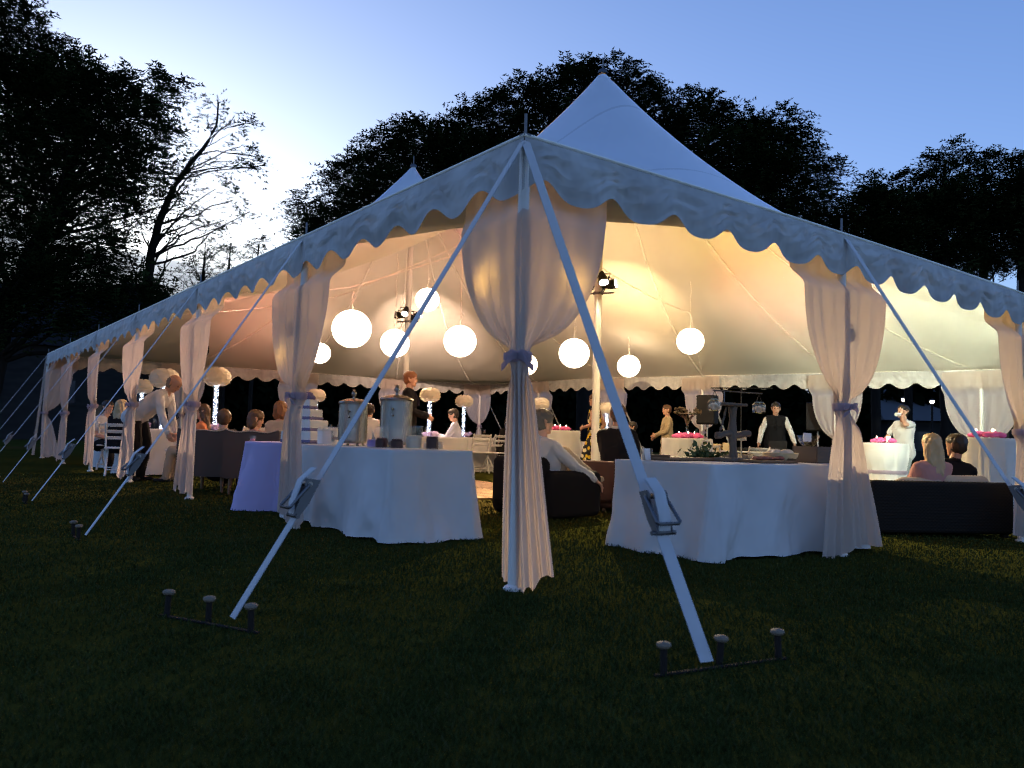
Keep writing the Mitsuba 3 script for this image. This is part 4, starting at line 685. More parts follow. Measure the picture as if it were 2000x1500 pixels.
def hand(w, d, n, curl, left):
    """Palm, four fingers and a thumb: w wrist, d finger direction, n palm normal."""
    d = unit(d); n = unit(n-d*(n @ d)); s = np.cross(n, d)*(1 if left else -1); out = [hull((w, 0.022), (w+d*0.045+s*0.026, 0.013), (w+d*0.085+s*0.028, 0.011), (w+d*0.080-s*0.030, 0.011), (w+d*0.03-s*0.022, 0.013))]
    for i, l in enumerate((0.072, 0.080, 0.075, 0.058)):
        k0 = w+d*0.085+s*(0.030-0.0195*i); c1 = curl*(0.8+0.1*i); d1 = d*math.cos(c1)+n*math.sin(c1); d2 = d*math.cos(2*c1)+n*math.sin(2*c1); k1 = k0+d1*l*0.55; out += [cap(k0-d*0.015, k1, 0.0098, 0.0088), cap(k1, k1+d2*l*0.48, 0.0088, 0.0075)]
    t0 = w+d*0.025+s*0.025; t1 = t0+unit(d*0.6+s*0.8+n*0.3)*0.045; out += [cap(t0, t1, 0.013, 0.0105), cap(t1, t1+unit(d*0.9+s*0.25+n*0.4)*0.036, 0.0105, 0.009)]
    return out
def person(label, x, y, face, ht=1.75, sit=None, lean=0.0, side=0.0, turn=0.0, nod=0.0, hands=None, feet=None, elbow=None, skin='skin_a', hair='short', hair_m='hair_dark', top='shirt_white', sleeve='long', bottom='trousers_black', kind='trousers', girth=1.0, vest=None, tie=None, shoes='black_mat', curl=0.5, shoulders=1.0, z=None, jacket=False, knees=None):
    P = lambda *a: np.array(a, float); k = thing('person', label, 'person'); s = ht/1.75; face = math.radians(face); lean, side, turn, nod = map(math.radians, (lean, side, turn, nod))
    hz = (0.95 if sit is None else sit/s+0.10); base = P(0, 0, hz)
    v = unit(P(math.sin(lean), math.sin(side), math.cos(lean)*math.cos(side))); f = unit(P(math.cos(lean), 0, -math.sin(lean))); f = unit(f-v*(f @ v)); l = np.cross(v, f)
    w = base+v*0.17; c = base+v*0.34+f*0.01; nb = base+v*0.52; SW = 0.175*shoulders
    S = {1: nb-v*0.055+l*SW, -1: nb-v*0.055-l*SW}
    hf = unit(P(math.cos(turn)*math.cos(nod), math.sin(turn)*math.cos(nod), -math.sin(nod))); hv = unit(v*0.45+P(0, 0, 1)); hv = unit(hv-hf*(hv @ hf)); hl = np.cross(hv, hf)
    hc = nb+unit(v+P(0, 0, 0.8))*0.175+f*0.022
    hip = {q: base+l*0.088*q-v*0.02 for q in (1, -1)}
    if feet is None: feet = {1: P(0.02, 0.11, 0.075), -1: P(-0.03, -0.11, 0.075)} if sit is None else {1: P(0.50, 0.12, 0.075), -1: P(0.46, -0.13, 0.075)}
    else: feet = {1: P(*feet[0]), -1: P(*feet[1])}
    if hands is None: hands = [(0.06, 0.27, hz-0.03), (0.04, -0.27, hz-0.03)] if sit is None else [(0.36, 0.12, hz+0.10), (0.36, -0.12, hz+0.10)]
    hands = {1: P(*hands[0]), -1: P(*hands[1])}
    EH = {1: P(-0.6, 0.5, -0.4), -1: P(-0.6, -0.5, -0.4)} if elbow is None else {1: P(*elbow[0]), -1: P(*elbow[1])}
    KH = P(1, 0, 0.15) if sit is None else P(0.3, 0, 1)
    arm, leg = {}, {}
    for q in (1, -1): arm[q] = ik(S[q], hands[q], 0.29, 0.265, EH[q]); leg[q] = ik(hip[q], feet[q], 0.44, 0.44, KH+P(0, 0.12*q, 0))
    G = girth
    def torso(e, low=0.0):
        t = [hull((base+l*0.075*G, 0.105*G+e), (base-l*0.075*G, 0.105*G+e), (w+l*0.06*G, 0.095*G+e), (w-l*0.06*G, 0.095*G+e), (w+f*0.06*(G-1)*2, 0.095*G+e)), hull((w+l*0.06*G, 0.095*G+e), (w-l*0.06*G, 0.095*G+e), (w+f*0.06*(G-1)*2, 0.095*G+e), (c+l*0.075*G, 0.105*G**0.6+e), (c-l*0.075*G, 0.105*G**0.6+e)),
             hull((c+l*0.075*G, 0.105*G**0.6+e), (c-l*0.075*G, 0.105*G**0.6+e), (S[1]-l*0.025, 0.058+e), (S[-1]+l*0.025, 0.058+e), (nb-v*0.03, 0.058+e))]
        if low: t.append(hull((base+l*0.08*G, 0.108*G+e), (base-l*0.08*G, 0.108*G+e), (base+l*0.08*G-v*low, 0.112*G+e), (base-l*0.08*G-v*low, 0.112*G+e)))
        return t
    def arms(e, upto):
        o = []
        for q in (1, -1):
            el, wr = arm[q]; m_ = S[q]+(el-S[q])*(1.0 if upto >= 1 else upto); o.append(cap(S[q], m_, 0.054+e, (0.042 if upto >= 1 else 0.052)+e))
            if upto > 1: o.append(cap(el, el+(wr-el)*0.97, 0.042+e, 0.029+e*1.2))
        return o
    def legs(e, upto=2.0):
        o = []
        for q in (1, -1):
            kn, an = leg[q]; o.append(cap(hip[q], kn, 0.088+e, 0.058+e)); mid = kn+(an-kn)*0.32-unit(np.cross(an-kn, l))*0.0
            if upto > 1: o += [hull((kn, 0.056+e), (mid, 0.057+e), (an, 0.038+e*1.6))]
        return o
    head = [hull((hc+hv*0.035-hf*0.025, 0.086), (hc+hv*0.04+hf*0.022, 0.080), (hc-hv*0.02+hf*0.015, 0.072)), hull((hc+hf*0.03, 0.066), (hc-hv*0.085+hf*0.055, 0.032), (hc-hv*0.075+hf*0.03+hl*0.03, 0.028), (hc-hv*0.075+hf*0.03-hl*0.03, 0.028)),
            hull((hc+hv*0.012+hf*0.092, 0.009), (hc-hv*0.028+hf*0.101, 0.010), (hc-hv*0.030+hf*0.09+hl*0.012, 0.008), (hc-hv*0.030+hf*0.09-hl*0.012, 0.008)), cap(nb-v*0.03, hc-hv*0.06-hf*0.015, 0.060, 0.054)]
    for q in (1, -1): head.append(hull((hc+hl*q*0.080+hv*0.012-hf*0.012, 0.012), (hc+hl*q*0.086+hv*0.02-hf*0.026, 0.012), (hc+hl*q*0.078-hv*0.028-hf*0.012, 0.009)))
    limbs = []
    for q in (1, -1):
        el, wr = arm[q]; kn, an = leg[q]; limbs += [cap(S[q], el, 0.050, 0.041), hull((el, 0.041), (el+(wr-el)*0.3, 0.042), (wr, 0.026))]+hand(wr, wr-el+P(0, 0, -0.02), -l*q+P(0, 0, -0.3) if sit is None else P(0, 0, -1.0)-l*q*0.2, curl, q > 0)
        fd = unit(P(0.95, 0.15*q, 0)); limbs += [hull((an-P(0, 0, 0.03), 0.036), (an-P(0, 0, 0.045)+fd*0.15, 0.026), (an-P(0, 0, 0.045)-fd*0.04, 0.032))]
    body = soft(union(torso(0)+head+limbs+legs(0)), 0.028, 4)
    gz_ = float(gz(x, y)) if z is None else z
    pl = lambda m: moved(m, (x, y, gz_), face, s)
    bd = put_body = part(k, 'body', pl(body), skin, True)
    eyes = cat([ico(0.0105, hc+hv*0.012+hf*0.084+hl*q*0.031, 2) for q in (1, -1)]); part(k, 'eyes', pl(eyes), 'black_mat', True)
    part(k, 'mouth', pl(man(hull((hc-hv*0.062+hf*0.083+hl*0.018, 0.006), (hc-hv*0.064+hf*0.089, 0.007), (hc-hv*0.062+hf*0.083-hl*0.018, 0.006)))), 'lip_mat', True)
    up = {'long': 2, 'short': 0.62, 'none': 0}[sleeve]
    if kind == 'dress':
        kn = {q: leg[q][0] for q in (1, -1)}
        sk = [hull((base+l*0.075, 0.115), (base-l*0.075, 0.115), (kn[1]+P(0.02, 0.05, -0.02), 0.10), (kn[-1]+P(0.02, -0.05, -0.02), 0.10), (0.5*(kn[1]+kn[-1])+P(-0.04, 0, 0.0), 0.10))]
        dr_ = torso(0.012)+sk; m = union(dr_)
        cut = hull((nb+v*0.05+f*0.0, 0.11)) ; m = m-cut
        part(k, 'dress', pl(soft(m, 0.028, 6, wr=0.03)), top, True)
    else:
        m = union(torso(0.016 if not jacket else 0.024, 0.07 if sit is None else 0.0)+(arms(0.013 if not jacket else 0.02, up) if up else [])); m = m-cap(nb+v*0.0+f*0.03, nb+v*0.14+f*0.03, 0.047)
        sh = part(k, 'jacket' if jacket else ('shirt' if sleeve != 'none' else 'top'), pl(soft(m, 0.024, 5, wr=0.035)), top, True)
        if sleeve != 'none': part(k, 'collar', pl(soft(union([hull((nb+v*0.01+l*q*0.05-f*0.02, 0.022), (nb+v*0.035+l*q*0.03-f*0.04, 0.018), (nb-v*0.02+l*q*0.035+f*0.06, 0.016)) for q in (1, -1)]+[cap(nb+v*0.03-f*0.05+l*0.03, nb+v*0.03-f*0.05-l*0.03, 0.018)]), 0.02, 3)), 'shirt_white' if jacket else top, True)
        if vest: part(k, 'vest', pl(soft(union(torso(0.028, 0.05))-hull((nb+v*0.03+f*0.12, 0.055), (c+f*0.19, 0.012))-cap(S[1]+l*0.03, S[1]-v*0.12+l*0.05, 0.075)-cap(S[-1]-l*0.03, S[-1]-v*0.12-l*0.05, 0.075), 0.028, 4)), vest, True)
        if tie: part(k, 'necktie', pl(man(hull((nb-v*0.02+f*0.088, 0.012), (c+f*0.15+v*0.02, 0.018), (c+f*0.150-v*0.06, 0.014)))), tie, True)
        lg = legs(0.014)+[hull((base+l*0.08*G-v*0.02, 0.108*G+0.010), (base-l*0.08*G-v*0.02, 0.108*G+0.010), (base+l*0.07*G+v*0.05, 0.10*G+0.008), (base-l*0.07*G+v*0.05, 0.10*G+0.008))]
        if kind == 'skirt': lg = [hull((base+l*0.08, 0.118), (base-l*0.08, 0.118), (leg[1][0], 0.10), (leg[-1][0], 0.10))]
        part(k, kind, pl(soft(union(lg), 0.028, 5, wr=0.03)), bottom, True)
    for q in (1, -1):
        an = leg[q][1]; fd = unit(P(0.95, 0.15*q, 0)); part(k, 'shoe', pl(man(hull((an-P(0, 0, 0.04), 0.041), (an-P(0, 0, 0.048)+fd*0.155, 0.031), (an-P(0, 0, 0.048)-fd*0.045, 0.036)))), shoes, True)
    # hair: a cap over the skull, open at the face
    sk = hull((hc+hv*0.045-hf*0.030, 0.093), (hc+hv*0.050+hf*0.018, 0.086), (hc-hv*0.01-hf*0.035, 0.082))
    fc = MF.batch_hull([msph(hc+hf*0.115-hv*0.02+hl*q*0.035, 0.068) for q in (1, -1)]+[msph(hc+hf*0.10-hv*0.12, 0.08)]); low = MF.batch_hull([msph(hc-hv*0.16+hf*0.02+hl*q*0.06, 0.085) for q in (1, -1)])
    if hair == 'bald': sk = hull((hc+hv*0.0-hf*0.035, 0.088), (hc-hv*0.03-hf*0.03, 0.080))-hull((hc+hf*0.08, 0.11), (hc+hv*0.1+hf*0.03, 0.105)); pieces = sk
    elif hair == 'short': pieces = sk-fc-low
    elif hair == 'bob': pieces = union([sk, hull((hc+hv*0.02-hf*0.035, 0.09), (hc-hv*0.09-hf*0.045+hl*0.05, 0.048), (hc-hv*0.09-hf*0.045-hl*0.05, 0.048))])-fc
    else:
        ln = 0.30 if hair == 'long' else 0.18
        pieces = union([sk, hull((hc+hv*0.02-hf*0.035, 0.092), (hc-hv*0.10-hf*0.055+hl*0.055, 0.055), (hc-hv*0.10-hf*0.055-hl*0.055, 0.055)), hull((hc-hv*0.10-hf*0.055+hl*0.055, 0.055), (hc-hv*0.10-hf*0.055-hl*0.055, 0.055), (hc-hv*ln-hf*0.085+hl*0.05, 0.04), (hc-hv*ln-hf*0.085-hl*0.045, 0.04))])-fc
    hm = soft(pieces, 0.014, 3); nz = meshkit.fbm(hm.vertices*np.array([55, 55, 14.0]), 3, 4)-0.5; hm.vertices += hm.vertex_normals*(nz*(0.034 if hair != 'short' else 0.022))[:, None]
    part(k, 'hair', pl(hm), hair_m, True)
    return k

R_FACE = -36.0   # heading of someone who faces right in the view; +180 faces left
person('person in a white shirt and black trousers bending far forward beside the third left drape', 0.17, 9.48, -40, 1.78, lean=52, nod=40, hands=[(0.50, 0.10, 0.66), (0.55, -0.16, 0.64)], hair='bald', hair_m='hair_grey', skin='skin_b', girth=1.12, elbow=[(-0.2, 0.5, -0.6), (-0.2, -0.5, -0.6)])
person('person in a coral top seated at the left in front of the bending person', 0.95, 8.95, 150, 1.60, sit=0.30, top='coral_top', sleeve='short', bottom='khaki_mat', hair='long', hair_m='hair_brown', hands=[(0.38, 0.1, 0.5), (0.40, -0.12, 0.52)])
person('person in a white top seated at the far left, leftmost of all', 0.30, 13.0, -60, 1.70, sit=0.36, lean=12, top='shirt_white', sleeve='short', hair='short', hair_m='hair_dark')
person('person with long blond hair and bare shoulders seated between the far left drapes', 0.22, 11.25, 40, 1.65, sit=0.36, lean=8, top='black_cloth', sleeve='none', kind='skirt', bottom='black_cloth', hair='long', hair_m='hair_blond')
person('person with short brown hair sitting in the left wingback chair', 0.80, 7.53, 55, 1.72, sit=0.14, top='tan_shirt', hair='short', hair_m='hair_brown', turn=20)
person('person with wavy brown hair sitting in the right wingback chair', 1.08, 7.11, 40, 1.66, sit=0.17, top='rose_top', sleeve='short', hair='bob', hair_m='hair_brown', turn=-45, nod=10)
person('person with short reddish blond hair and bare shoulders, next to the cake', 1.60, 7.62, 45, 1.66, sit=0.32, top='cushion_mat', sleeve='none', kind='skirt', bottom='khaki_mat', hair='bob', hair_m='hair_red')
person('person with dark hair seated far behind the cake', 4.20, 12.75, 130, 1.62, sit=0.42, lean=6, top='coral_top', sleeve='none', kind='skirt', bottom='black_cloth', hair='bob', hair_m='hair_dark')
person('person with short red hair in a dark suit standing in profile behind the right urn', 4.10, 8.48, R_FACE, 1.81, hands=[(0.26, 0.16, 1.08), (0.30, -0.10, 1.06)], top='suit_black', jacket=True, hair='short', hair_m='hair_red', tie='navy_mat', skin='skin_a')
person('person in a white blouse seated with the back turned, half hidden between the urns', 4.05, 9.80, 60, 1.68, sit=0.44, lean=10, top='shirt_white', hair='short', hair_m='hair_dark', girth=1.08)
person('person with dark hair in a pale blue shirt seated facing left, right of the urns', 6.42, 10.55, 140, 1.75, sit=0.42, lean=8, nod=12, top='shirt_blue', hair='short', hair_m='hair_dark', hands=[(0.42, 0.10, 0.80), (0.40, -0.1, 0.78)])
person('person in a black dress with bare back, seated left of the corner drape', 8.10, 11.25, 20, 1.64, sit=0.40, lean=14, top='black_cloth', sleeve='none', kind='skirt', bottom='black_cloth', hair='bob', hair_m='hair_dark', skin='skin_b')
person('heavy person in white shirt seated low, one leg crossed, right of the corner drape', 2.68, 3.10, -6, 1.80, sit=0.14, lean=-4, turn=-5, girth=1.22, shoulders=1.12, hands=[(0.42, 0.24, 0.36), (0.50, -0.30, 0.32)], feet=[(0.56, 0.16, 0.08), (0.52, -0.02, 0.42)], elbow=[(-0.3, 0.8, -0.5), (-0.3, -0.5, -0.8)], hair='short', hair_m='hair_grey', bottom='khaki_mat', shoes='khaki_mat', skin='skin_a')
person('person with long brown hair in a black and yellow floral dress standing behind the mast', 8.10, 8.32, 120, 1.68, kind='dress', top='floral_mat', hair='long', hair_m='hair_brown', sleeve='none', hands=[(0.18, 0.16, 1.10), (0.02, -0.26, 0.95)], skin='skin_b')
person('person in a dark jacket seated low just left of the buffet and right strap', 4.16, 3.59, 20, 1.82, sit=0.28, top='suit_black', jacket=True, hair='short', hair_m='hair_brown', turn=25, skin='skin_b')
person('person in dark clothes seated far behind the right strap', 9.75, 8.95, 150, 1.66, sit=0.36, top='navy_mat', sleeve='short', hair='short', hair_m='hair_dark')
person('person in a tan shirt standing in profile, facing left, behind the dark arrangement', 11.45, 9.55, 150, 1.66, top='tan_shirt', hair='short', hair_m='hair_brown', hands=[(0.30, 0.1, 1.05), (0.28, -0.12, 1.0)], bottom='khaki_mat', skin='skin_b', girth=1.08)
person('person in a black vest, white shirt and dark tie standing behind the equipment table', 12.00, 7.05, 220, 1.78, lean=10, nod=10, hands=[(0.34, 0.36, 0.90), (0.34, -0.36, 0.88)], elbow=[(-0.5, 0.9, 0.1), (-0.5, -0.9, 0.1)], vest='vest_black', tie='vest_black', hair='short', hair_m='hair_dark', girth=1.05, skin='skin_b')
dk = person('person in a white polo shirt drinking from a can beside the bright cocktail table', 12.20, 4.42, 165, 1.76, hands=[(0.14, 0.10, 1.545), (0.26, -0.26, 1.02)], elbow=[(0.3, 0.9, -0.8), (-0.4, -0.7, -0.3)], nod=-14, sleeve='short', bottom='trousers_grey', hair='short', hair_m='hair_dark', girth=1.08, skin='skin_b', curl=0.9)
_f = math.radians(165); _c = np.array([0.20*1.006, 0.055, 1.60]); lone('drink_can', 'pale can held to the mouth of the person in the white polo shirt', 'can', orient(lathe([(0, -0.06), (0.028, -0.06), (0.032, -0.052), (0.032, 0.05), (0.027, 0.06), (0, 0.058)], 20), (12.20+_c[0]*math.cos(_f)-_c[1]*math.sin(_f), 4.42+_c[0]*math.sin(_f)+_c[1]*math.cos(_f), float(gz(12.2, 4.42))+_c[2]), (0, 0, 1), (math.sin(_f), -math.cos(_f), 0)), 'icing_mat', 40)
person('person with long blond hair and rose top sitting on the dark sofa, seen from behind', 5.76, 0.70, 70, 1.66, sit=0.13, top='rose_top', sleeve='short', bottom='khaki_mat', hair='long', hair_m='hair_blond', turn=-12, girth=1.02)
person('person with dark hair and black top sitting right of the blond person on the sofa', 6.18, 0.80, 40, 1.72, sit=0.13, side=-12, top='black_cloth', hair='short', hair_m='hair_dark', turn=40, skin='skin_tan')

# ------------------------------------------------------------------ trees
def frame_at(px, d):
    """Ground point at distance d along the heading given by px (pixels of a 2000 wide frame, 1601 px focal length), with its lateral axis."""
    a = YAW-math.atan((px-1000)/1601.0); dirv = np.array([math.cos(a), math.sin(a)]); return EYE[:2]+dirv*d/math.cos(math.atan((px-1000)/1601.0)), np.array([math.sin(YAW), -math.cos(YAW)]), np.array([math.cos(YAW), math.sin(YAW)])
def foliage(blobs, rg, o, lat, dep, leaf, per, flat=0.55, frond=5, dens=1.0):
    """Leaf sprays: blobs are (lateral, height, radius, depth) in metres about the foot o; each spray is a drooping row of leaflet pairs."""
    V = []; tips = []
    for (la, hh, r, dd) in blobs:
        nc = max(4, int(per*dens*2.6*(r/1.2)**2.1)); u = rg.normal(0, 1, (nc, 3)); u /= np.linalg.norm(u, axis=1, keepdims=True); rad = r*rg.uniform(0.25, 1.06, nc)**0.6
        c = u*rad[:, None]*np.array([1, 1.0, 0.82]); cw = np.c_[o[0]+lat[0]*(la+c[:, 0])+dep[0]*(dd+c[:, 1]), o[1]+lat[1]*(la+c[:, 0])+dep[1]*(dd+c[:, 1]), hh+c[:, 2]]
        tips.append((np.array([o[0]+lat[0]*la+dep[0]*dd, o[1]+lat[1]*la+dep[1]*dd, hh]), cw[::9]))
        outd = np.c_[lat[0]*u[:, 0]+dep[0]*u[:, 1], lat[1]*u[:, 0]+dep[1]*u[:, 1], u[:, 2]*0.3]; outd /= np.linalg.norm(outd, axis=1, keepdims=True)+1e-9
        for q in range(4):  # sprays around a clump
            az = rg.uniform(0, 2*PI, nc); d = np.c_[np.cos(az), np.sin(az), rg.normal(0.05, 0.25, nc)]*0.8+outd*0.9; d /= np.linalg.norm(d, axis=1, keepdims=True)
            ln = leaf*frond*rg.uniform(0.7, 1.4, nc); st = cw+rg.normal(0, r*0.10+0.05, (nc, 3))*np.array([1, 1, flat])
            s = np.cross(d, [0, 0, 1.0]); s /= np.linalg.norm(s, axis=1, keepdims=True)+1e-9
            for j in range(frond):
                t = (j+0.6)/frond; p = st+d*(ln*t)[:, None]; p[:, 2] -= 0.35*ln*t*t
                for sg in (-1, 1):
                    e = s*sg*0.85+d*0.5; e = e+rg.normal(0, 0.25, (nc, 3)); e /= np.linalg.norm(e, axis=1, keepdims=True); n_ = np.cross(e, d); n_ /= np.linalg.norm(n_, axis=1, keepdims=True)+1e-9
                    wv = np.cross(e, n_); L2 = leaf*rg.uniform(0.75, 1.3, nc)[:, None]; w2 = L2*0.30
                    V.append(np.stack([p+e*L2*0.1+wv*w2*0.9, p+e*L2*0.1-wv*w2*0.9, p+e*L2], 1))
    V = np.concatenate(V); i = np.arange(len(V))[:, None]*3
    return tm(V.reshape(-1, 3), i+[0, 1, 2]), tips
def limb(a, b, r0, r1, rg, wob=0.06, n=9, sag=0.0):
    t = np.linspace(0, 1, n); L_ = np.linalg.norm(np.asarray(b)-a); p = np.outer(1-t, a)+np.outer(t, b)+np.cumsum(rg.normal(0, wob*L_/n, (n, 3)), 0)*np.sin(PI*t)[:, None]; p[:, 2] += sag*L_*np.sin(PI*t)
    return tube(p, r0*(1-t)+r1*t, 7), p
def tree(name, lab, px0, D, trunk, blobs_px, leaf, per, seed, lm, group=None, hor=None, frond=5, depth=0.8, twigs=True, dens=1.0, trunk_r=None):
    """trunk: list of (px, py, radius); blobs_px: (px, py, radius px); turned into metres at the tree's distance D."""
    rg = np.random.default_rng(seed); o, lat, dep = frame_at(px0, D); k = thing(name, lab, 'tree', group)
    h_at = lambda px: 851+(px-1000)*math.tan(ROLL)
    M_ = lambda px, py: ((px-px0)/1601.0*D, EYE[2]+(h_at(px)-py)/1601.0*D)
    W3 = lambda la, z, dd=0.0: np.array([o[0]+lat[0]*la+dep[0]*dd, o[1]+lat[1]*la+dep[1]*dd, z])
    blobs = []
    for px, py, r in blobs_px:
        la, z = M_(px, py); R_m = r/1601.0*D; 
        for q in range(2 if depth > 0.5 else 1): blobs.append((la+rg.normal(0, 0.12*R_m), z+rg.normal(0, 0.08*R_m), R_m*rg.uniform(0.85, 1.05), rg.uniform(-1, 1)*depth*R_m*1.6))
    fol, tips = foliage(blobs, rg, o, lat, dep, leaf, per, frond=frond, dens=dens)
    tp = np.array([W3(*M_(a, b)) for a, b, _ in trunk]); tr = np.array([c for _, _, c in trunk]); t = np.linspace(0, len(tp)-1, 26); path = np.stack([np.interp(t, np.arange(len(tp)), tp[:, i]) for i in range(3)], -1); rad = np.interp(t, np.arange(len(tp)), tr)
    path[1:-1] += rg.normal(0, 0.03, (24, 3))*rad[1:-1, None]*3
    part(k, 'trunk', tube(path, rad, 10), 'bark_mat', True)
    lim = []
    for c, tipp in tips:
        j = int(np.argmin(np.linalg.norm(path-c, axis=1)+0.6*np.maximum(path[:, 2]-c[2]+0.3, 0))); j = max(3, j-int(rg.integers(1, 6))); m, p = limb(path[j], c, min(rad[j]*0.32, 0.08), 0.014, rg, 0.22, 12, rg.uniform(-0.03, 0.10)); lim.append(m)
        if twigs:
            for q in tipp[:7]: lim.append(limb(p[rg.integers(5, 10)], q, 0.014, 0.005, rg, 0.12, 5)[0])
    part(k, 'limbs', cat(lim), 'bark_mat', True); part(k, 'crown', fol, lm)
    return k
G1 = 'dark trees around the lawn'
tree('locust_tree', 'huge dark tree at the left edge with layered feathery crown', -30, 24, [(-30, 870, .34), (-5, 600, .30), (40, 500, .24), (90, 400, .18), (120, 280, .12), (130, 160, .06)],
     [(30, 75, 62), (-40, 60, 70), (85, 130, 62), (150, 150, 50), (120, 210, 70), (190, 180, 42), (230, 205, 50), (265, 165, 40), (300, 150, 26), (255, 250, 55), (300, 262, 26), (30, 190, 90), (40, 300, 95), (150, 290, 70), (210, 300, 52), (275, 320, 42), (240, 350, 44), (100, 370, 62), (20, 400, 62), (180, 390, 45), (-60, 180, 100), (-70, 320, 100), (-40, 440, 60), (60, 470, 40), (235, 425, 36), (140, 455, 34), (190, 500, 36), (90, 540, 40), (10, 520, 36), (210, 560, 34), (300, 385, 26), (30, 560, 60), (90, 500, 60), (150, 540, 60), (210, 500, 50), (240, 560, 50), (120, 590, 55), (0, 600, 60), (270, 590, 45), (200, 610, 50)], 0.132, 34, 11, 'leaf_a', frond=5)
tree('bare_tree', 'thin leaning tree with sparse leaves and bare twigs, left of the tent', 285, 26, [(283, 880, .17), (280, 600, .15), (277, 540, .14), (280, 495, .13), (292, 430, .115), (316, 365, .095), (342, 318, .075), (378, 272, .055), (398, 230, .035), (397, 178, .012)],
     [(398, 185, 18), (432, 215, 20), (452, 230, 16), (415, 235, 22), (378, 225, 18), (440, 270, 24), (470, 290, 16), (500, 312, 13), (420, 300, 24), (380, 320, 26), (450, 315, 20), (350, 290, 20), (350, 360, 26), (400, 360, 26), (440, 390, 20), (470, 405, 16), (420, 420, 20), (380, 400, 22), (330, 400, 22), (350, 440, 22), (390, 450, 22), (310, 470, 20), (250, 440, 20), (235, 480, 20), (320, 330, 20)], 0.125, 30, 12, 'leaf_a', frond=3, depth=0.5, dens=0.85)
tree('locust_tree', 'great spreading dark tree behind the tent peak', 1150, 36, [(1150, 900, .55), (1150, 600, .50), (1140, 450, .40), (1150, 330, .28), (1170, 220, .14)],
     [(590, 402, 30), (575, 430, 22), (625, 420, 45), (660, 345, 32), (690, 330, 42), (700, 390, 60), (740, 300, 42), (800, 275, 45), (815, 330, 70), (780, 410, 80), (860, 255, 42), (910, 240, 42), (900, 320, 80), (960, 215, 45), (1000, 190, 40), (1010, 280, 80), (1050, 165, 36), (1090, 200, 60), (1130, 150, 34), (1180, 150, 36), (1225, 145, 34), (1165, 230, 80), (1255, 165, 28), (1270, 215, 55), (1320, 205, 34), (1350, 250, 60), (1380, 200, 26), (1410, 215, 30), (1440, 250, 40), (1480, 245, 30), (1520, 240, 30), (1555, 255, 26), (1500, 290, 45), (1560, 300, 36), (1450, 310, 60), (1540, 350, 45), (1590, 345, 26), (1480, 370, 70), (1580, 400, 45), (1400, 350, 80), (1300, 320, 90), (1620, 330, 18), (1620, 400, 30), (1640, 430, 26), (1100, 330, 100), (940, 400, 90), (1560, 440, 50), (850, 430, 80), (640, 450, 40), (600, 470, 30), (1250, 400, 100)], 0.150, 34, 13, 'leaf_a', frond=5)
RB = [('tree to the right of the spreading tree, with a rounded top', 1712, 38, [(1712, 900, .22), (1712, 560, .20), (1712, 430, .13), (1710, 350, .05)], [(1712, 345, 20), (1705, 385, 32), (1725, 420, 40), (1690, 450, 42), (1725, 480, 36), (1680, 500, 26), (1660, 450, 40), (1650, 490, 40), (1740, 460, 40), (1700, 400, 36)]),
      ('narrow tree third from the right edge', 1775, 39, [(1775, 900, .2), (1775, 570, .18), (1772, 440, .12), (1765, 350, .05)], [(1762, 345, 18), (1765, 385, 28), (1790, 420, 40), (1765, 450, 36), (1795, 480, 32), (1750, 490, 26)]),
      ('tall tree second from the right edge', 1848, 38, [(1848, 900, .24), (1848, 560, .22), (1850, 420, .15), (1850, 310, .05)], [(1830, 300, 20), (1862, 290, 20), (1845, 340, 40), (1870, 385, 46), (1825, 400, 44), (1860, 450, 50), (1835, 490, 34), (1880, 490, 34)]),
      ('tall tree at the right edge', 1925, 40, [(1925, 900, .24), (1925, 570, .22), (1928, 430, .15), (1930, 310, .05)], [(1905, 305, 18), (1940, 305, 20), (1925, 350, 40), (1950, 400, 46), (1905, 420, 44), (1935, 470, 46), (1960, 500, 30), (1905, 505, 28)]),
      ('tall tree cut by the right edge', 2000, 38, [(2000, 900, .24), (2000, 560, .22), (2000, 430, .15), (2000, 320, .05)], [(1985, 315, 22), (2015, 310, 22), (1998, 360, 45), (2030, 410, 50), (1985, 430, 46), (2010, 480, 46), (2060, 380, 60)])]
for i, (lab, px, D, tk, bl) in enumerate(RB): tree('upright_tree', 'dark '+lab, px, D, tk, bl, 0.165, 40, 20+i, 'leaf_b', 'row of upright trees on the right', frond=3, depth=0.8, dens=1.5)
for i, (px, D, lab, bl) in enumerate(((385, 30, 'ragged shrub below the thin leaning tree', [(370, 500, 22), (400, 520, 30), (360, 550, 40), (420, 480, 12), (395, 480, 14)]), (435, 31, 'ragged sapling between the thin tree and the tent roof', [(430, 485, 10), (440, 510, 26), (415, 545, 36), (450, 550, 34)]), (490, 31, 'thin sapling with upright shoots next to the tent roof', [(492, 465, 7), (480, 480, 9), (505, 490, 9), (490, 510, 20), (500, 545, 34), (470, 545, 30)]))):
    tree('sapling', lab, px, D, [(px, 890, .08), (px, 620, .07), (px, 540, .05), (px+2, 470, .015)], bl, 0.10, 20, 40+i, 'leaf_a', 'saplings left of the tent', frond=4)

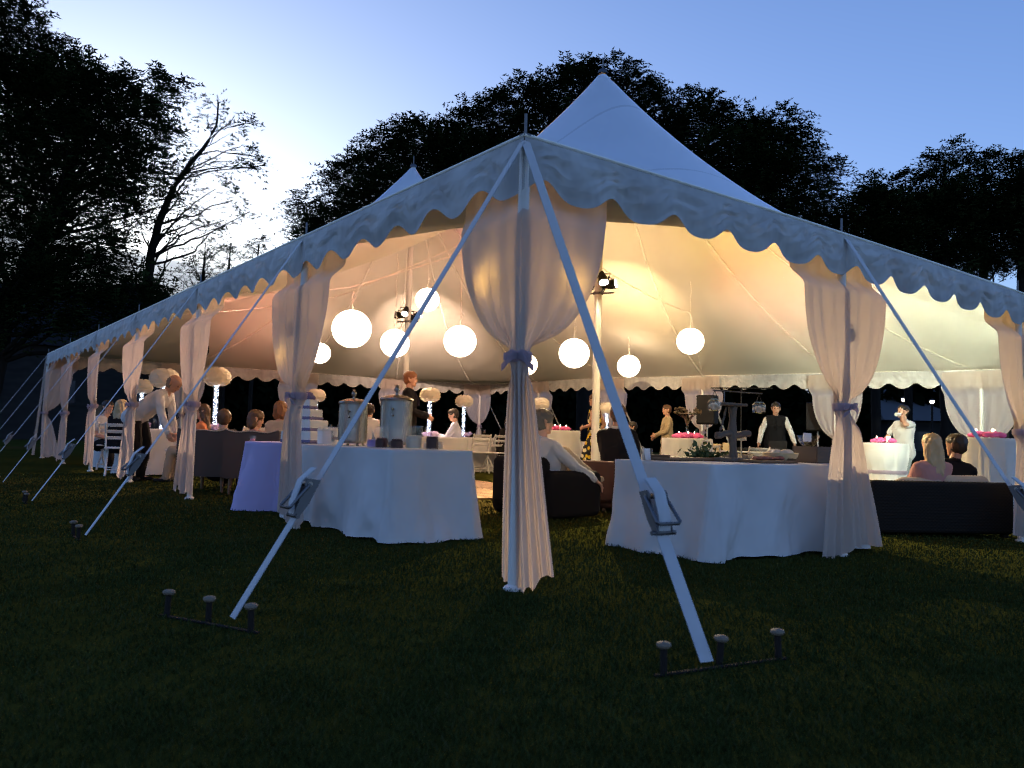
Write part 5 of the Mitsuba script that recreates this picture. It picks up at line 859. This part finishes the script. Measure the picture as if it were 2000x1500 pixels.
# far woods closing the view: one mass
rg = np.random.default_rng(77); n = 95000; az = rg.uniform(math.radians(2), math.radians(112), n); dist = 54+rg.uniform(0, 9, n)
top = 6.3+2.6*(meshkit.fbm(np.stack([np.degrees(az)*0.22, az*0, az*0+1], -1), 4)-0.4)+2.6*sm(62, 74, np.degrees(az))-1.4*(np.abs(np.degrees(az)-29) < 5)
zz = top*rg.random(n)**0.75+rg.normal(0, 0.3, n); c = np.c_[EYE[0]+dist*np.cos(az), EYE[1]+dist*np.sin(az), zz-0.8]
d = rg.normal(0, 1, (n, 3)); d /= np.linalg.norm(d, axis=1, keepdims=True); e = np.cross(d, rg.normal(0, 1, (n, 3))); e /= np.linalg.norm(e, axis=1, keepdims=True); r = rg.uniform(0.24, 0.54, n)[:, None]
V = np.stack([c-d*r, c+e*r*0.6, c+d*r, c-e*r*0.6], 1).reshape(-1, 3); i_ = np.arange(n)[:, None]*4
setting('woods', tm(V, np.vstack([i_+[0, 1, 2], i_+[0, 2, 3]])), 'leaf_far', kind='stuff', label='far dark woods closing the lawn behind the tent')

# ------------------------------------------------------------------ far houses and yard lamps
def house(lab, x, y, rz, w, d, h, rh, rm, lit=False):
    k = thing('house', lab, 'house'); at = (x, y, float(gz(x, y))-0.3); A = lambda nm, m, mt: part(k, nm, moved(m, at, rz), mt)
    A('wall', box(w, d, h, (0, 0, h/2)), 'house_wall')
    pr = tm([(-w/2-.3, -d/2-.4, h), (w/2+.3, -d/2-.4, h), (w/2+.3, d/2+.4, h), (-w/2-.3, d/2+.4, h), (-w/2-.3, 0, h+rh), (w/2+.3, 0, h+rh)], [[0, 1, 5], [0, 5, 4], [2, 3, 4], [2, 4, 5], [0, 4, 3], [1, 2, 5], [0, 3, 2], [0, 2, 1]])
    A('roof', moved(pr, (0, 0, 0.01)), rm)
    for s in (-1, 1):
        for j in (-1, 0, 1):
            wk = A('window', box(0.95, 0.06, 1.3, (j*w*0.3, s*(d/2+0.02), h*0.55)), 'grey_plastic'); part(wk, 'pane', moved(box(0.8, 0.06, 1.1, (j*w*0.3, s*(d/2+0.035), h*0.55)), at, rz), 'window_mat')
    A('door', box(1.0, 0.06, 2.1, (w*0.15, -d/2-0.02, 1.05)), 'wood_mat'); A('chimney', box(0.7, 0.7, 1.6, (w*0.3, 0.3, h+rh)), 'house_wall')
o, lat, dep = frame_at(120, 44); house('dark house with a gabled roof behind the left trees', o[0], o[1], YAW-PI/2+0.55, 10.5, 8, 4.9, 3.4, 'house_roof')
o, lat, dep = frame_at(1862, 50); house('far house with a pale grey roof seen under the right valance', o[0], o[1], YAW-PI/2-0.2, 9, 7, 2.6, 2.1, 'roof_pale')
for px, py, D, lab in ((1776, 760, 40, 'brightest and highest yard lamp seen under the right valance'), (1766, 780, 40, 'left lower yard lamp seen above the drinking person'), (1822, 784, 40, 'right lower yard lamp seen above the drinking person')):
    o, lat, dep = frame_at(px, D); zl = EYE[2]+(851+(px-1000)*math.tan(ROLL)-py)/1601*D; k = thing('yard_lamp', lab, 'lamp', None)
    part(k, 'post', rod((o[0], o[1], float(gz(*o))), (o[0], o[1], zl-0.1), 0.05), 'black_mat'); part(k, 'lamp_globe', ico(0.10, (o[0], o[1], zl), 2), 'icing_mat', True, **lamp((1.0, 0.92, 0.75), 6.0)); part(k, 'hood', lathe([(0.02, 0.14), (0.16, 0.06), (0.15, 0.05), (0.02, 0.11)], 16, (o[0], o[1], zl)), 'black_mat')
